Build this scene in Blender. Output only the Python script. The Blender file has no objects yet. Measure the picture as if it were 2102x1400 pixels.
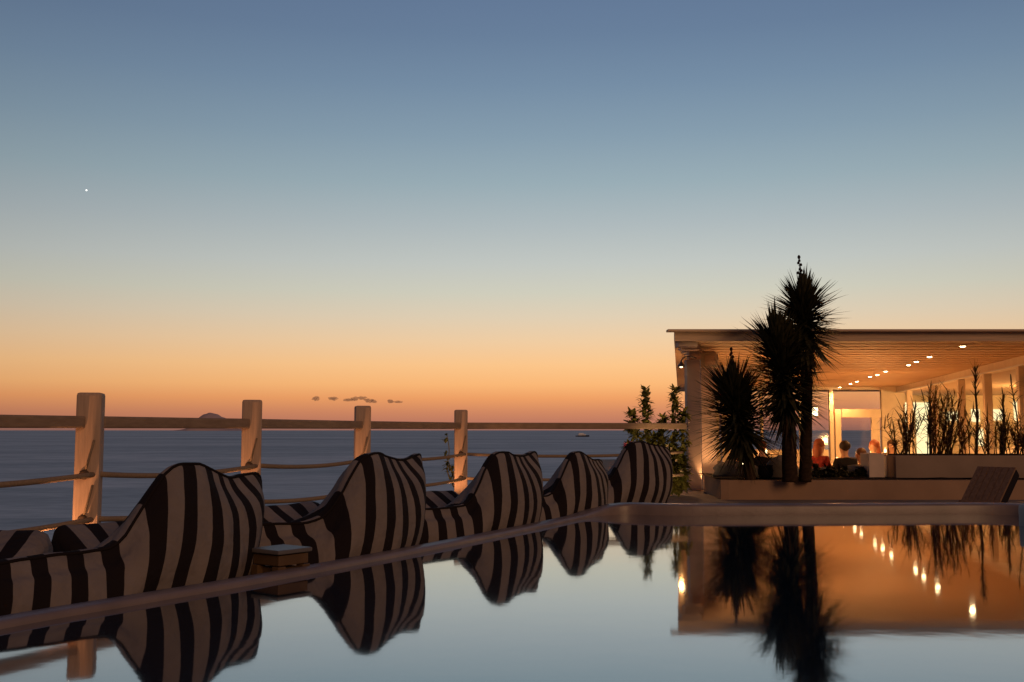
import bpy, bmesh, math, random
from mathutils import Vector, Matrix, noise

# ------------------------------------------------------------------ scene, camera, sky, sun
scn = bpy.context.scene
COL = scn.collection
F = 2102.0; CX = 1051.0; CY = 700.0; HOR = 883.0; HCAM = 1.0
TH = math.atan((HOR - CY) / F)
cam_d = bpy.data.cameras.new("camera"); cam = bpy.data.objects.new("camera", cam_d); COL.objects.link(cam)
cam_d.sensor_width = 36.0; cam_d.lens = 36.0; cam_d.clip_start = 0.05; cam_d.clip_end = 90000
cam.location = (0, 0, HCAM); cam.rotation_euler = (math.pi / 2 + TH, 0, 0)
scn.camera = cam
scn.view_settings.view_transform = 'Standard'; scn.view_settings.look = 'None'
scn.view_settings.exposure = 0.0; scn.view_settings.gamma = 1.0
scn.cycles.max_bounces = 8; scn.cycles.diffuse_bounces = 3; scn.cycles.glossy_bounces = 4
scn.cycles.transparent_max_bounces = 12; scn.cycles.caustics_reflective = False; scn.cycles.caustics_refractive = False
scn.cycles.sample_clamp_indirect = 4.0


def lin(r, g, b):
    def f(c):
        c /= 255.0
        return c / 12.92 if c <= 0.04045 else ((c + 0.055) / 1.055) ** 2.4
    return (f(r), f(g), f(b), 1.0)


class NT:
    """tiny node-tree helper"""
    def __init__(s, tree):
        s.t = tree; s.n = tree.nodes; s.l = tree.links

    def new(s, typ, **kw):
        n = s.n.new(typ)
        for k, v in kw.items():
            if k.startswith('i_'):
                key = k[2:]
                n.inputs[int(key) if key.isdigit() else key.replace('_', ' ')].default_value = v
            else:
                setattr(n, k, v)
        return n

    def link(s, a, b):
        s.l.new(a, b)

    def math(s, op, a, b=None, c=None, clamp=False):
        n = s.n.new('ShaderNodeMath'); n.operation = op; n.use_clamp = clamp
        for i, x in enumerate((a, b, c)):
            if x is None: continue
            if isinstance(x, (int, float)): n.inputs[i].default_value = x
            else: s.l.new(x, n.inputs[i])
        return n.outputs[0]

    def mix(s, fac, a, b, blend='MIX'):
        n = s.n.new('ShaderNodeMix'); n.data_type = 'RGBA'; n.blend_type = blend
        for i, x in ((0, fac), (6, a), (7, b)):
            if isinstance(x, (int, float, tuple)): n.inputs[i].default_value = x
            else: s.l.new(x, n.inputs[i])
        return n.outputs[2]

    def ramp(s, fac, stops, interp='LINEAR'):
        n = s.n.new('ShaderNodeValToRGB'); cr = n.color_ramp; cr.interpolation = interp
        while len(cr.elements) > 1: cr.elements.remove(cr.elements[-1])
        cr.elements[0].position = stops[0][0]; cr.elements[0].color = stops[0][1]
        for p, c in stops[1:]:
            e = cr.elements.new(p); e.color = c
        s.l.new(fac, n.inputs[0])
        return n.outputs[0]


# dusk sky: afterglow along the sea horizon in front, dark blue behind; a faint Sky Texture adds the last of the twilight
world = bpy.data.worlds.new("World"); scn.world = world; world.use_nodes = True
w = NT(world.node_tree); w.n.clear()
tc = w.new('ShaderNodeTexCoord')
nrm = w.new('ShaderNodeVectorMath', operation='NORMALIZE'); w.link(tc.outputs['Generated'], nrm.inputs[0])
sep = w.new('ShaderNodeSeparateXYZ'); w.link(nrm.outputs[0], sep.inputs[0])


def el(v):                                    # sine of the elevation seen at photo row v on the centre column
    a = math.atan((HOR - v) / F); return math.sin(a) / 0.55


zf = w.math('DIVIDE', sep.outputs[2], 0.55, clamp=True)
front = w.ramp(zf, [
    (0.0, lin(150, 104, 92)), (el(866), lin(190, 122, 97)), (el(845), lin(211, 137, 98)), (el(818), lin(239, 160, 101)),
    (el(790), lin(251, 184, 119)), (el(750), lin(252, 198, 139)), (el(700), lin(240, 205, 163)), (el(650), lin(224, 207, 180)),
    (el(600), lin(208, 206, 189)), (el(540), lin(194, 199, 194)), (el(460), lin(175, 186, 189)), (el(370), lin(153, 173, 182)),
    (el(270), lin(134, 157, 174)), (el(160), lin(117, 141, 165)), (el(50), lin(104, 127, 155)), (el(-30), lin(99, 121, 151)),
    (0.80, lin(70, 90, 125)), (1.0, lin(34, 46, 72))])
back = w.ramp(zf, [(0.0, lin(56, 49, 52)), (0.25, lin(56, 53, 60)), (1.0, lin(42, 50, 72))])
hx = w.new('ShaderNodeCombineXYZ'); w.link(sep.outputs[0], hx.inputs[0]); w.link(sep.outputs[1], hx.inputs[1])
hn = w.new('ShaderNodeVectorMath', operation='NORMALIZE'); w.link(hx.outputs[0], hn.inputs[0])
dt = w.new('ShaderNodeVectorMath', operation='DOT_PRODUCT'); w.link(hn.outputs[0], dt.inputs[0])
AZ = math.radians(7.0); dt.inputs[1].default_value = (math.sin(AZ), math.cos(AZ), 0)
azf = w.math('POWER', w.math('DIVIDE', w.math('SUBTRACT', dt.outputs['Value'], 0.1), 0.9, clamp=True), 1.3)
base_sky = w.mix(azf, back, front)
sky = w.new('ShaderNodeTexSky', sky_type='NISHITA'); sky.sun_disc = False
sky.sun_elevation = math.radians(-4.0); sky.sun_rotation = math.radians(7.0)
skyc = w.mix(1.0, sky.outputs[0], (0.02, 0.02, 0.02, 1), 'MULTIPLY')
tot = w.mix(1.0, base_sky, skyc, 'ADD')
bg = w.new('ShaderNodeBackground', i_Strength=1.0); w.link(tot, bg.inputs[0])
wo = w.new('ShaderNodeOutputWorld'); w.link(bg.outputs[0], wo.inputs[0])

# the one sun lamp: weak, broad and warm, standing in for the hotel lamps behind the camera
sd = bpy.data.lights.new("sun", 'SUN'); sd.energy = 0.62; sd.angle = math.radians(25); sd.color = (1.0, 0.54, 0.26)
so = bpy.data.objects.new("sun", sd); COL.objects.link(so); so.location = (10, -20, 15)
so.rotation_euler = Vector((-0.50, 0.95, -0.40)).to_track_quat('-Z', 'Y').to_euler()


# ------------------------------------------------------------------ placing helpers
def ray(u, v):
    a = (u - CX) / F; b = (CY - v) / F
    return Vector((a, math.cos(TH) - math.sin(TH) * b, math.sin(TH) + math.cos(TH) * b))


def P(u, v, D):                                # point seen at (u, v) that lies D ahead of the camera
    r = ray(u, v); t = D / r.y
    return Vector((r.x * t, D, HCAM + r.z * t))


def G(u, v, z):                                # point seen at (u, v) at height z
    r = ray(u, v); t = (z - HCAM) / r.z
    return Vector((r.x * t, r.y * t, z))


# ------------------------------------------------------------------ materials
def mat(name, color, rough=0.6, spec=0.4, var=0.0, vscale=6.0, bump=0.0, bscale=40.0, metal=0.0, stretch=(1, 1, 1), color2=None):
    m = bpy.data.materials.new(name); m.use_nodes = True
    n = NT(m.node_tree); b = n.n['Principled BSDF']
    c = color if len(color) == 4 else (*color, 1)
    b.inputs['Base Color'].default_value = c
    b.inputs['Roughness'].default_value = rough; b.inputs['Specular IOR Level'].default_value = spec
    b.inputs['Metallic'].default_value = metal
    if var or bump or color2:
        t = n.new('ShaderNodeTexCoord'); mp = n.new('ShaderNodeMapping'); mp.inputs['Scale'].default_value = stretch
        n.link(t.outputs['Object'], mp.inputs[0])
    if var or color2:
        no = n.new('ShaderNodeTexNoise'); no.inputs['Scale'].default_value = vscale; no.inputs['Detail'].default_value = 6
        n.link(mp.outputs[0], no.inputs['Vector'])
        if color2 is None: color2 = tuple(max(0, x * (1 - var)) for x in c[:3])
        c2 = color2 if len(color2) == 4 else (*color2, 1)
        n.link(n.ramp(no.outputs[0], [(0.3, c2), (0.7, c)]), b.inputs['Base Color'])
    if bump:
        nb = n.new('ShaderNodeTexNoise'); nb.inputs['Scale'].default_value = bscale; nb.inputs['Detail'].default_value = 5
        n.link(mp.outputs[0], nb.inputs['Vector'])
        bp = n.new('ShaderNodeBump'); bp.inputs['Strength'].default_value = bump; bp.inputs['Distance'].default_value = 0.02
        n.link(nb.outputs[0], bp.inputs['Height']); n.link(bp.outputs[0], b.inputs['Normal'])
    return m


def emit(name, color, strength):
    m = bpy.data.materials.new(name); m.use_nodes = True
    n = NT(m.node_tree); n.n.clear()
    e = n.new('ShaderNodeEmission'); e.inputs[0].default_value = (*color, 1); e.inputs[1].default_value = strength
    o = n.new('ShaderNodeOutputMaterial'); n.link(e.outputs[0], o.inputs[0])
    return m


def stripe_mat():
    m = bpy.data.materials.new('striped_canvas'); m.use_nodes = True
    n = NT(m.node_tree); b = n.n['Principled BSDF']; b.inputs['Roughness'].default_value = 0.9; b.inputs['Specular IOR Level'].default_value = 0.15
    uv = n.new('ShaderNodeUVMap', uv_map='UVMap'); s = n.new('ShaderNodeSeparateXYZ'); n.link(uv.outputs[0], s.inputs[0])
    t = n.new('ShaderNodeTexCoord'); wob = n.new('ShaderNodeTexNoise'); wob.inputs['Scale'].default_value = 3.0
    n.link(t.outputs['Object'], wob.inputs['Vector'])
    uu = n.math('ADD', s.outputs[0], n.math('MULTIPLY', n.math('SUBTRACT', wob.outputs[0], 0.5), 0.035))
    fr = n.math('FRACT', n.math('DIVIDE', uu, 0.225))
    edge = n.new('ShaderNodeMapRange', interpolation_type='SMOOTHSTEP'); n.link(fr, edge.inputs[0])
    edge.inputs[1].default_value = 0.535; edge.inputs[2].default_value = 0.55
    rise = n.new('ShaderNodeMapRange', interpolation_type='SMOOTHSTEP'); n.link(fr, rise.inputs[0])
    rise.inputs[1].default_value = 0.0; rise.inputs[2].default_value = 0.015
    cream = n.math('MULTIPLY', rise.outputs[0], n.math('SUBTRACT', 1.0, edge.outputs[0]))
    soil = n.new('ShaderNodeTexNoise'); soil.inputs['Scale'].default_value = 5.0; soil.inputs['Detail'].default_value = 5
    n.link(t.outputs['Object'], soil.inputs['Vector'])
    cc = n.ramp(soil.outputs[0], [(0.3, (0.245, 0.205, 0.185, 1)), (0.7, (0.31, 0.26, 0.235, 1))])
    n.link(n.mix(cream, (0.020, 0.014, 0.014, 1), cc), b.inputs['Base Color'])
    wv = n.new('ShaderNodeTexNoise'); wv.inputs['Scale'].default_value = 260; wv.inputs['Detail'].default_value = 2
    n.link(t.outputs['Object'], wv.inputs['Vector'])
    fold = n.new('ShaderNodeTexNoise'); fold.inputs['Scale'].default_value = 4.5; fold.inputs['Detail'].default_value = 3
    n.link(t.outputs['Object'], fold.inputs['Vector'])
    hgt = n.math('ADD', n.math('MULTIPLY', wv.outputs[0], 0.05), n.math('MULTIPLY', fold.outputs[0], 1.0))
    bp = n.new('ShaderNodeBump'); bp.inputs['Strength'].default_value = 0.8; bp.inputs['Distance'].default_value = 0.08
    n.link(hgt, bp.inputs['Height']); n.link(bp.outputs[0], b.inputs['Normal'])
    return m


def water_pool():
    m = bpy.data.materials.new('pool_water'); m.use_nodes = True
    n = NT(m.node_tree); n.n.clear()
    t = n.new('ShaderNodeTexCoord'); no = n.new('ShaderNodeTexNoise'); no.inputs['Scale'].default_value = 2.2; no.inputs['Detail'].default_value = 3
    n.link(t.outputs['Object'], no.inputs['Vector'])
    bp = n.new('ShaderNodeBump'); bp.inputs['Strength'].default_value = 0.012; bp.inputs['Distance'].default_value = 0.05
    n.link(no.outputs[0], bp.inputs['Height'])
    df = n.new('ShaderNodeBsdfDiffuse'); df.inputs[0].default_value = (0.012, 0.030, 0.050, 1)
    gl = n.new('ShaderNodeBsdfGlossy'); gl.inputs[0].default_value = (0.97, 0.985, 1.0, 1); gl.inputs['Roughness'].default_value = 0.042
    n.link(bp.outputs[0], gl.inputs['Normal'])
    lw = n.new('ShaderNodeLayerWeight'); lw.inputs[0].default_value = 0.5
    f = n.math('MAXIMUM', n.math('POWER', lw.outputs['Facing'], 2.1), 0.03)
    mx = n.new('ShaderNodeMixShader'); n.link(f, mx.inputs[0]); n.link(df.outputs[0], mx.inputs[1]); n.link(gl.outputs[0], mx.inputs[2])
    o = n.new('ShaderNodeOutputMaterial'); n.link(mx.outputs[0], o.inputs[0])
    return m


def water_sea():
    m = bpy.data.materials.new('sea_water'); m.use_nodes = True
    n = NT(m.node_tree); n.n.clear()
    t = n.new('ShaderNodeTexCoord')
    hs = []
    for sc, sx, wgt in ((0.03, 0.45, 1.0), (0.09, 0.5, 0.7), (0.0035, 0.25, 1.4), (0.4, 0.4, 0.8)):
        mp = n.new('ShaderNodeMapping'); mp.inputs['Scale'].default_value = (sc * sx, sc, sc); n.link(t.outputs['Object'], mp.inputs[0])
        no = n.new('ShaderNodeTexNoise'); no.inputs['Scale'].default_value = 1.0; no.inputs['Detail'].default_value = 5; no.inputs['Roughness'].default_value = 0.6
        n.link(mp.outputs[0], no.inputs['Vector']); hs.append(n.math('MULTIPLY', no.outputs[0], wgt))
    h = n.math('ADD', n.math('ADD', hs[0], hs[3]), n.math('ADD', hs[1], hs[2]))
    # ripple light and shade is put into the water colour as bands, plus slope
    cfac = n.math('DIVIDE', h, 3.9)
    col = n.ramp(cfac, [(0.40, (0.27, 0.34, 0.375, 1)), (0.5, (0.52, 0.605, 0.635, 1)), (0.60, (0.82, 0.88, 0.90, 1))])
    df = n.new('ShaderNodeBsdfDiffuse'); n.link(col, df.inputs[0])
    gl = n.new('ShaderNodeBsdfGlossy'); gl.inputs['Roughness'].default_value = 0.45; gl.inputs[0].default_value = (0.74, 0.86, 0.93, 1)
    bp = n.new('ShaderNodeBump'); bp.inputs['Strength'].default_value = 0.35; bp.inputs['Distance'].default_value = 3.0
    n.link(h, bp.inputs['Height']); n.link(bp.outputs[0], gl.inputs['Normal'])
    mx = n.new('ShaderNodeMixShader'); mx.inputs[0].default_value = 0.19
    n.link(df.outputs[0], mx.inputs[1]); n.link(gl.outputs[0], mx.inputs[2])
    o = n.new('ShaderNodeOutputMaterial'); n.link(mx.outputs[0], o.inputs[0])
    return m


def glass_mat():
    m = bpy.data.materials.new('window_glass'); m.use_nodes = True
    n = NT(m.node_tree); n.n.clear()
    tr = n.new('ShaderNodeBsdfTransparent'); tr.inputs[0].default_value = (0.96, 0.95, 0.95, 1)
    gl = n.new('ShaderNodeBsdfGlossy'); gl.inputs['Roughness'].default_value = 0.12; gl.inputs[0].default_value = (0.9, 0.9, 0.9, 1)
    mx = n.new('ShaderNodeMixShader'); mx.inputs[0].default_value = 0.05
    n.link(tr.outputs[0], mx.inputs[1]); n.link(gl.outputs[0], mx.inputs[2])
    o = n.new('ShaderNodeOutputMaterial'); n.link(mx.outputs[0], o.inputs[0])
    return m


def leaf_mat(name, c1, c2, rough=0.5):
    m = bpy.data.materials.new(name); m.use_nodes = True
    n = NT(m.node_tree); b = n.n['Principled BSDF']; b.inputs['Roughness'].default_value = rough; b.inputs['Specular IOR Level'].default_value = 0.3
    t = n.new('ShaderNodeTexCoord'); no = n.new('ShaderNodeTexNoise'); no.inputs['Scale'].default_value = 9; no.inputs['Detail'].default_value = 4
    n.link(t.outputs['Object'], no.inputs['Vector'])
    n.link(n.ramp(no.outputs[0], [(0.35, (*c1, 1)), (0.65, (*c2, 1))]), b.inputs['Base Color'])
    return m


def translucent(m, fac):
    n = NT(m.node_tree); b = n.n['Principled BSDF']; out = n.n['Material Output']
    tl = n.new('ShaderNodeBsdfTranslucent'); mx = n.new('ShaderNodeMixShader'); mx.inputs[0].default_value = fac
    n.link(b.inputs['Base Color'].links[0].from_socket, tl.inputs[0])
    n.link(b.outputs[0], mx.inputs[1]); n.link(tl.outputs[0], mx.inputs[2]); n.link(mx.outputs[0], out.inputs[0])
    return m


M = dict(
    stripe=stripe_mat(), pipe=mat('dark_piping', (0.02, 0.015, 0.015), 0.9, 0.1),
    pool=water_pool(), sea=water_sea(), glass=glass_mat(),
    rim=mat('rim_plaster', (0.30, 0.225, 0.20), 0.38, 0.5, 0.25, 4, 0.10, 30),
    rimtop=mat('rim_stone', (0.42, 0.33, 0.29), 0.6, 0.3, 0.25, 5, 0.1, 30),
    deck=mat('deck_plaster', (0.30, 0.25, 0.21), 0.8, 0.2, 0.3, 1.3, 0.2, 25),
    post=mat('pale_timber', (0.66, 0.46, 0.33), 0.75, 0.2, 0.22, 7, 0.25, 12, stretch=(6, 6, 0.5)),
    rail=mat('rail_timber', (0.42, 0.29, 0.20), 0.75, 0.2, 0.25, 6, 0.2, 12, stretch=(1, 1, 4)),
    rope=mat('jute_rope', (0.42, 0.30, 0.20), 0.95, 0.1, 0.3, 60, 0.5, 150),
    knot=mat('knot_rope', (0.12, 0.08, 0.055), 0.95, 0.1),
    plaster=mat('warm_plaster', (0.86, 0.66, 0.52), 0.8, 0.2, 0.15, 3, 0.12, 20),
    fascia=mat('fascia_timber', (0.80, 0.57, 0.40), 0.7, 0.2, 0.25, 5, 0.15, 14, stretch=(0.3, 1, 6)),
    ceil=mat('ceiling_boards', (0.60, 0.40, 0.24), 0.6, 0.25, 0.18, 3, 0.08, 20, stretch=(0.3, 4, 1)),
    frame=mat('window_timber', (0.72, 0.58, 0.42), 0.6, 0.3, 0.1, 4),
    innerwall=mat('inner_plaster', (0.68, 0.50, 0.30), 0.8, 0.2, 0.12, 2),
    floor=mat('terrace_floor', (0.38, 0.27, 0.19), 0.7, 0.3, 0.25, 2, 0.1, 20),
    bed=mat('bed_plaster', (0.46, 0.29, 0.19), 0.85, 0.15, 0.2, 1.5, 0.15, 14),
    planter=mat('planter_plaster', (0.40, 0.29, 0.22), 0.85, 0.15, 0.2, 2, 0.12, 16),
    stone=mat('pale_rock', (0.30, 0.25, 0.21), 0.9, 0.15, 0.35, 5, 0.6, 9),
    soil=mat('dark_soil', (0.05, 0.035, 0.025), 0.95, 0.1, 0.4, 10, 0.6, 20),
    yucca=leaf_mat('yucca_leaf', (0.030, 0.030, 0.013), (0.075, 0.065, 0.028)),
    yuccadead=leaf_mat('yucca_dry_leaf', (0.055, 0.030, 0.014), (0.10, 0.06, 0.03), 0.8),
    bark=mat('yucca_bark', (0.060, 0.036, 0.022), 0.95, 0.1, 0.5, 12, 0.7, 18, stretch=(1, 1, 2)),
    bell=mat('dry_flower', (0.05, 0.03, 0.03), 0.8, 0.1),
    ole=translucent(leaf_mat('oleander_leaf', (0.10, 0.12, 0.03), (0.36, 0.33, 0.085)), 0.5),
    olestem=mat('green_stem', (0.22, 0.20, 0.07), 0.7, 0.2),
    pink=mat('pink_petal', (0.55, 0.10, 0.16), 0.7, 0.2), pale=mat('pale_petal', (0.75, 0.62, 0.42), 0.7, 0.2),
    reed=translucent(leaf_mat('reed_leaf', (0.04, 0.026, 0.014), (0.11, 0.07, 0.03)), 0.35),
    reedlit=translucent(leaf_mat('reed_lit_leaf', (0.16, 0.085, 0.04), (0.34, 0.20, 0.09)), 0.45),  # warm copy of the reed leaf, golden lamp light put into its colour
    metal=mat('grey_metal', (0.25, 0.22, 0.20), 0.4, 0.5, metal=0.6), white=mat('white_enamel', (0.7, 0.66, 0.6), 0.4, 0.4),
    wood=mat('lounger_wood', (0.34, 0.19, 0.10), 0.6, 0.3, 0.4, 5, 0.15, 14, stretch=(5, 5, 0.6)),
    cushion=mat('dark_cushion', (0.022, 0.018, 0.022), 0.9, 0.1),
    tabletop=mat('table_top', (0.17, 0.155, 0.155), 0.4, 0.4), tablewood=mat('table_wood', (0.17, 0.10, 0.05), 0.6, 0.3, 0.35, 6, 0.1, 14),
    skin=mat('skin', (0.50, 0.28, 0.18), 0.6, 0.3), hairred=mat('red_hair', (0.26, 0.07, 0.03), 0.6, 0.3), hairbrown=mat('brown_hair', (0.09, 0.04, 0.02), 0.6, 0.3),
    hairdark=mat('dark_hair', (0.03, 0.018, 0.014), 0.6, 0.3),
    black=mat('black_cloth', (0.012, 0.011, 0.014), 0.9, 0.1), red=mat('red_cloth', (0.24, 0.03, 0.025), 0.9, 0.1, 0.6, 14),
    bluecloth=mat('grey_blue_cloth', (0.14, 0.13, 0.16), 0.9, 0.1), maroon=mat('maroon_cloth', (0.10, 0.02, 0.02), 0.9, 0.1), tan=mat('tan_cloth', (0.32, 0.2, 0.1), 0.9, 0.1),
    bulb=emit('warm_bulb', (1.0, 0.72, 0.36), 45), bulblow=emit('lamp_bulb', (1.0, 0.76, 0.42), 5), bulbhot=emit('lantern_glow', (1.0, 0.78, 0.42), 5.0), lens=emit('uplight_lens', (1.0, 0.6, 0.3), 2.0),
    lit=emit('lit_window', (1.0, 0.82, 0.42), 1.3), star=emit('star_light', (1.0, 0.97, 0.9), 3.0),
    boat=mat('boat_paint', (0.92, 0.90, 0.88), 0.4, 0.4), boathull=mat('boat_hull', (0.03, 0.03, 0.035), 0.5, 0.4), boatglass=mat('boat_glass', (0.02, 0.02, 0.025), 0.2, 0.5),
    isle=mat('hazy_island', (0.75, 0.52, 0.46), 0.95, 0.05, 0.2, 0.0008), water_edge=mat('white_plaster', (0.80, 0.72, 0.60), 0.7, 0.25, 0.1, 5, 0.1, 20),  # isle: distance haze is put into the pale mauve base colour
)


# ------------------------------------------------------------------ mesh helpers
class MB:
    def __init__(s):
        s.v = []; s.f = []; s.uv = {}

    def add(s, vs, fs):
        o = len(s.v); s.v += [Vector(x) for x in vs]; s.f += [tuple(i + o for i in f) for f in fs]

    def box(s, c, size, rz=0.0, bev=0.0, m=None):
        bm = bmesh.new(); bmesh.ops.create_cube(bm, size=1.0)
        bmesh.ops.scale(bm, vec=size, verts=bm.verts)
        if bev: bmesh.ops.bevel(bm, geom=bm.edges[:], offset=bev, segments=2, profile=0.6, affect='EDGES')
        mt = Matrix.Translation(Vector(c)) @ (m if m is not None else Matrix.Rotation(rz, 4, 'Z'))
        bm.verts.index_update()
        s.add([mt @ v.co for v in bm.verts], [[v.index for v in f.verts] for f in bm.faces]); bm.free()
        return s

    def tube(s, pts, r, n=8, caps=True):
        pts = [Vector(p) for p in pts]; rs = r if isinstance(r, (list, tuple)) else [r] * len(pts)
        vs = []; fs = []
        d0 = (pts[1] - pts[0]).normalized()
        ax = d0.orthogonal().normalized()
        for i, p in enumerate(pts):
            d = (pts[min(i + 1, len(pts) - 1)] - pts[max(i - 1, 0)]).normalized()
            ax = (ax - d * ax.dot(d)).normalized(); ay = d.cross(ax)
            for k in range(n):
                a = 2 * math.pi * k / n; vs.append(p + (ax * math.cos(a) + ay * math.sin(a)) * rs[i])
        for i in range(len(pts) - 1):
            for k in range(n):
                fs.append((i * n + k, i * n + (k + 1) % n, (i + 1) * n + (k + 1) % n, (i + 1) * n + k))
        if caps:
            fs.append(tuple(range(n - 1, -1, -1))); fs.append(tuple((len(pts) - 1) * n + k for k in range(n)))
        s.add(vs, fs); return s

    def lathe(s, c, prof, n=20):                     # prof: (radius, z)
        c = Vector(c); vs = []; fs = []
        for r, z in prof:
            for k in range(n):
                a = 2 * math.pi * k / n; vs.append(c + Vector((r * math.cos(a), r * math.sin(a), z)))
        for i in range(len(prof) - 1):
            for k in range(n):
                fs.append((i * n + k, i * n + (k + 1) % n, (i + 1) * n + (k + 1) % n, (i + 1) * n + k))
        fs.append(tuple(range(n - 1, -1, -1))); fs.append(tuple((len(prof) - 1) * n + k for k in range(n)))
        s.add(vs, fs); return s

    def blob(s, c, size, sub=3, amp=0.25, freq=1.3, seed=0.0):
        bm = bmesh.new(); bmesh.ops.create_icosphere(bm, subdivisions=sub, radius=1.0)
        bm.verts.index_update(); vs = []
        for v in bm.verts:
            k = 1 + amp * noise.noise(v.co * freq + Vector((seed, seed * 1.7, 3.1))) + amp * 0.4 * noise.noise(v.co * freq * 3 + Vector((seed, 1, 7)))
            vs.append(Vector(c) + Vector((v.co.x * size[0], v.co.y * size[1], v.co.z * size[2])) * k)
        s.add(vs, [[v.index for v in f.verts] for f in bm.faces]); bm.free(); return s

    def prism(s, poly, z0, z1):
        n = len(poly); vs = [(p[0], p[1], z0) for p in poly] + [(p[0], p[1], z1) for p in poly]
        fs = [tuple(range(n - 1, -1, -1)), tuple(range(n, 2 * n))] + [(i, (i + 1) % n, n + (i + 1) % n, n + i) for i in range(n)]
        s.add(vs, fs); return s

    def build(s, name, m, parent=None, smooth=False, fixn=True):
        me = bpy.data.meshes.new(name); me.from_pydata([tuple(v) for v in s.v], [], s.f)
        if fixn:
            bm = bmesh.new(); bm.from_mesh(me); bmesh.ops.recalc_face_normals(bm, faces=bm.faces[:]); bm.to_mesh(me); bm.free()
        me.materials.append(m)
        if smooth: me.polygons.foreach_set('use_smooth', [True] * len(me.polygons))
        me.update()
        o = bpy.data.objects.new(name, me); COL.objects.link(o)
        if parent is not None:
            o.parent = parent; o.matrix_parent_inverse = parent.matrix_basis.inverted()
        return o


def tag(o, label, cat, group=None, kind=None):
    if label: o['label'] = label
    if cat: o['category'] = cat
    if group: o['group'] = group
    if kind: o['kind'] = kind
    return o


def thing(name, loc, label, cat, group=None, rz=0.0):
    o = bpy.data.objects.new(name, None); COL.objects.link(o); o.location = loc; o.rotation_euler = (0, 0, rz); o.empty_display_size = 0.2
    o.matrix_basis  # evaluated lazily below
    return tag(o, label, cat, group)


def struct(o, label=None):
    o['kind'] = 'structure'
    if label: o['label'] = label
    return o


def copy_tree(o, parent=None):
    c = o.copy(); COL.objects.link(c)
    if parent is not None: c.parent = parent
    for ch in o.children: copy_tree(ch, c)
    return c


def lamp(name, typ, loc, power, color, parent=None, size=0.05, **kw):
    d = bpy.data.lights.new(name, typ); d.energy = power; d.color = color
    if typ in ('POINT', 'SPOT'): d.shadow_soft_size = size
    for k, v in kw.items(): setattr(d, k, v)
    o = bpy.data.objects.new(name, d); COL.objects.link(o); o.location = loc
    if parent is not None: o.parent = parent; o.matrix_parent_inverse = parent.matrix_basis.inverted()
    return o


def catmull(pts, n, closed=False):
    pts = [Vector(p) for p in pts]; m = len(pts); out = []
    segs = m if closed else m - 1
    for i in range(segs):
        g = (lambda k: pts[k % m]) if closed else (lambda k: pts[min(max(k, 0), m - 1)])
        p0, p1, p2, p3 = g(i - 1), g(i), g(i + 1), g(i + 2)
        for j in range(n):
            t = j / n
            out.append(0.5 * ((2 * p1) + (p2 - p0) * t + (2 * p0 - 5 * p1 + 4 * p2 - p3) * t * t + (3 * p1 - p0 - 3 * p2 + p3) * t ** 3))
    if not closed: out.append(pts[-1])
    return out


def interp(tab, x):
    """smooth (cubic Hermite) interpolation through a table of (x, y)"""
    if x <= tab[0][0]: return tab[0][1]
    m = len(tab)
    sl = [(tab[i + 1][1] - tab[i][1]) / (tab[i + 1][0] - tab[i][0]) for i in range(m - 1)]
    tg = [sl[0]] + [(0.0 if sl[i - 1] * sl[i] <= 0 else 2 * sl[i - 1] * sl[i] / (sl[i - 1] + sl[i])) for i in range(1, m - 1)] + [sl[-1]]
    if m == 2: tg = [0.0, 0.0]
    for i in range(m - 1):
        if x <= tab[i + 1][0]:
            h = tab[i + 1][0] - tab[i][0]; t = (x - tab[i][0]) / h
            return ((1 + 2 * t) * (1 - t) ** 2 * tab[i][1] + t * (1 - t) ** 2 * h * tg[i] + t * t * (3 - 2 * t) * tab[i + 1][1] + t * t * (t - 1) * h * tg[i + 1])
    return tab[-1][1]


DECK = -0.3
WARM = (1.0, 0.47, 0.15)

# ------------------------------------------------------------------ setting: sea, deck, pool
sea = MB(); SEA = -13.0
ys = [-400, 60, 150, 400, 1200, 4000, 12000, 30000, 60000]
sea.add([(x * (1 if y > 1000 else 1), y, SEA) for y in ys for x in (-60000, -5000, 0, 5000, 60000)],
        [(i * 5 + k, i * 5 + k + 1, i * 5 + k + 6, i * 5 + k + 5) for i in range(len(ys) - 1) for k in range(4)])
struct(sea.build('sea', M['sea']), 'dark grey blue sea with small ripples out to the horizon')

# pool outline (water line) from measured points
WL = [G(0, 1292, 0), G(275, 1243, 0), G(550, 1195, 0), G(780, 1151, 0), G(1000, 1107, 0), G(1120, 1082, 0), G(1215, 1062, 0), G(1285, 1056, 0)]
left_near = [Vector((-3.35, 3.6, 0)), Vector((-3.9, 2.2, 0)), Vector((-4.2, 0.4, 0))]
far_pts = [P(1400, 1057, 12.15), P(1750, 1057, 12.2), P(2040, 1056, 12.3)]
right_pts = [Vector((6.15, 11.8, 0)), Vector((6.2, 10.9, 0)), Vector((6.6, 8.0, 0)), Vector((6.9, 0.4, 0))]
edge = list(reversed(left_near)) + WL + [Vector((p.x, p.y, 0)) for p in far_pts] + right_pts
edge = [Vector((p.x, p.y, 0)) for p in catmull(edge, 6)]
pool_poly = [(p.x, p.y) for p in edge]
wat = MB(); n = len(edge)
wat.add([(x, y, 0) for x, y in pool_poly], [tuple(range(n))])
struct(wat.build('pool_water', M['pool']), 'still pool water mirroring the dusk sky')

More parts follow.
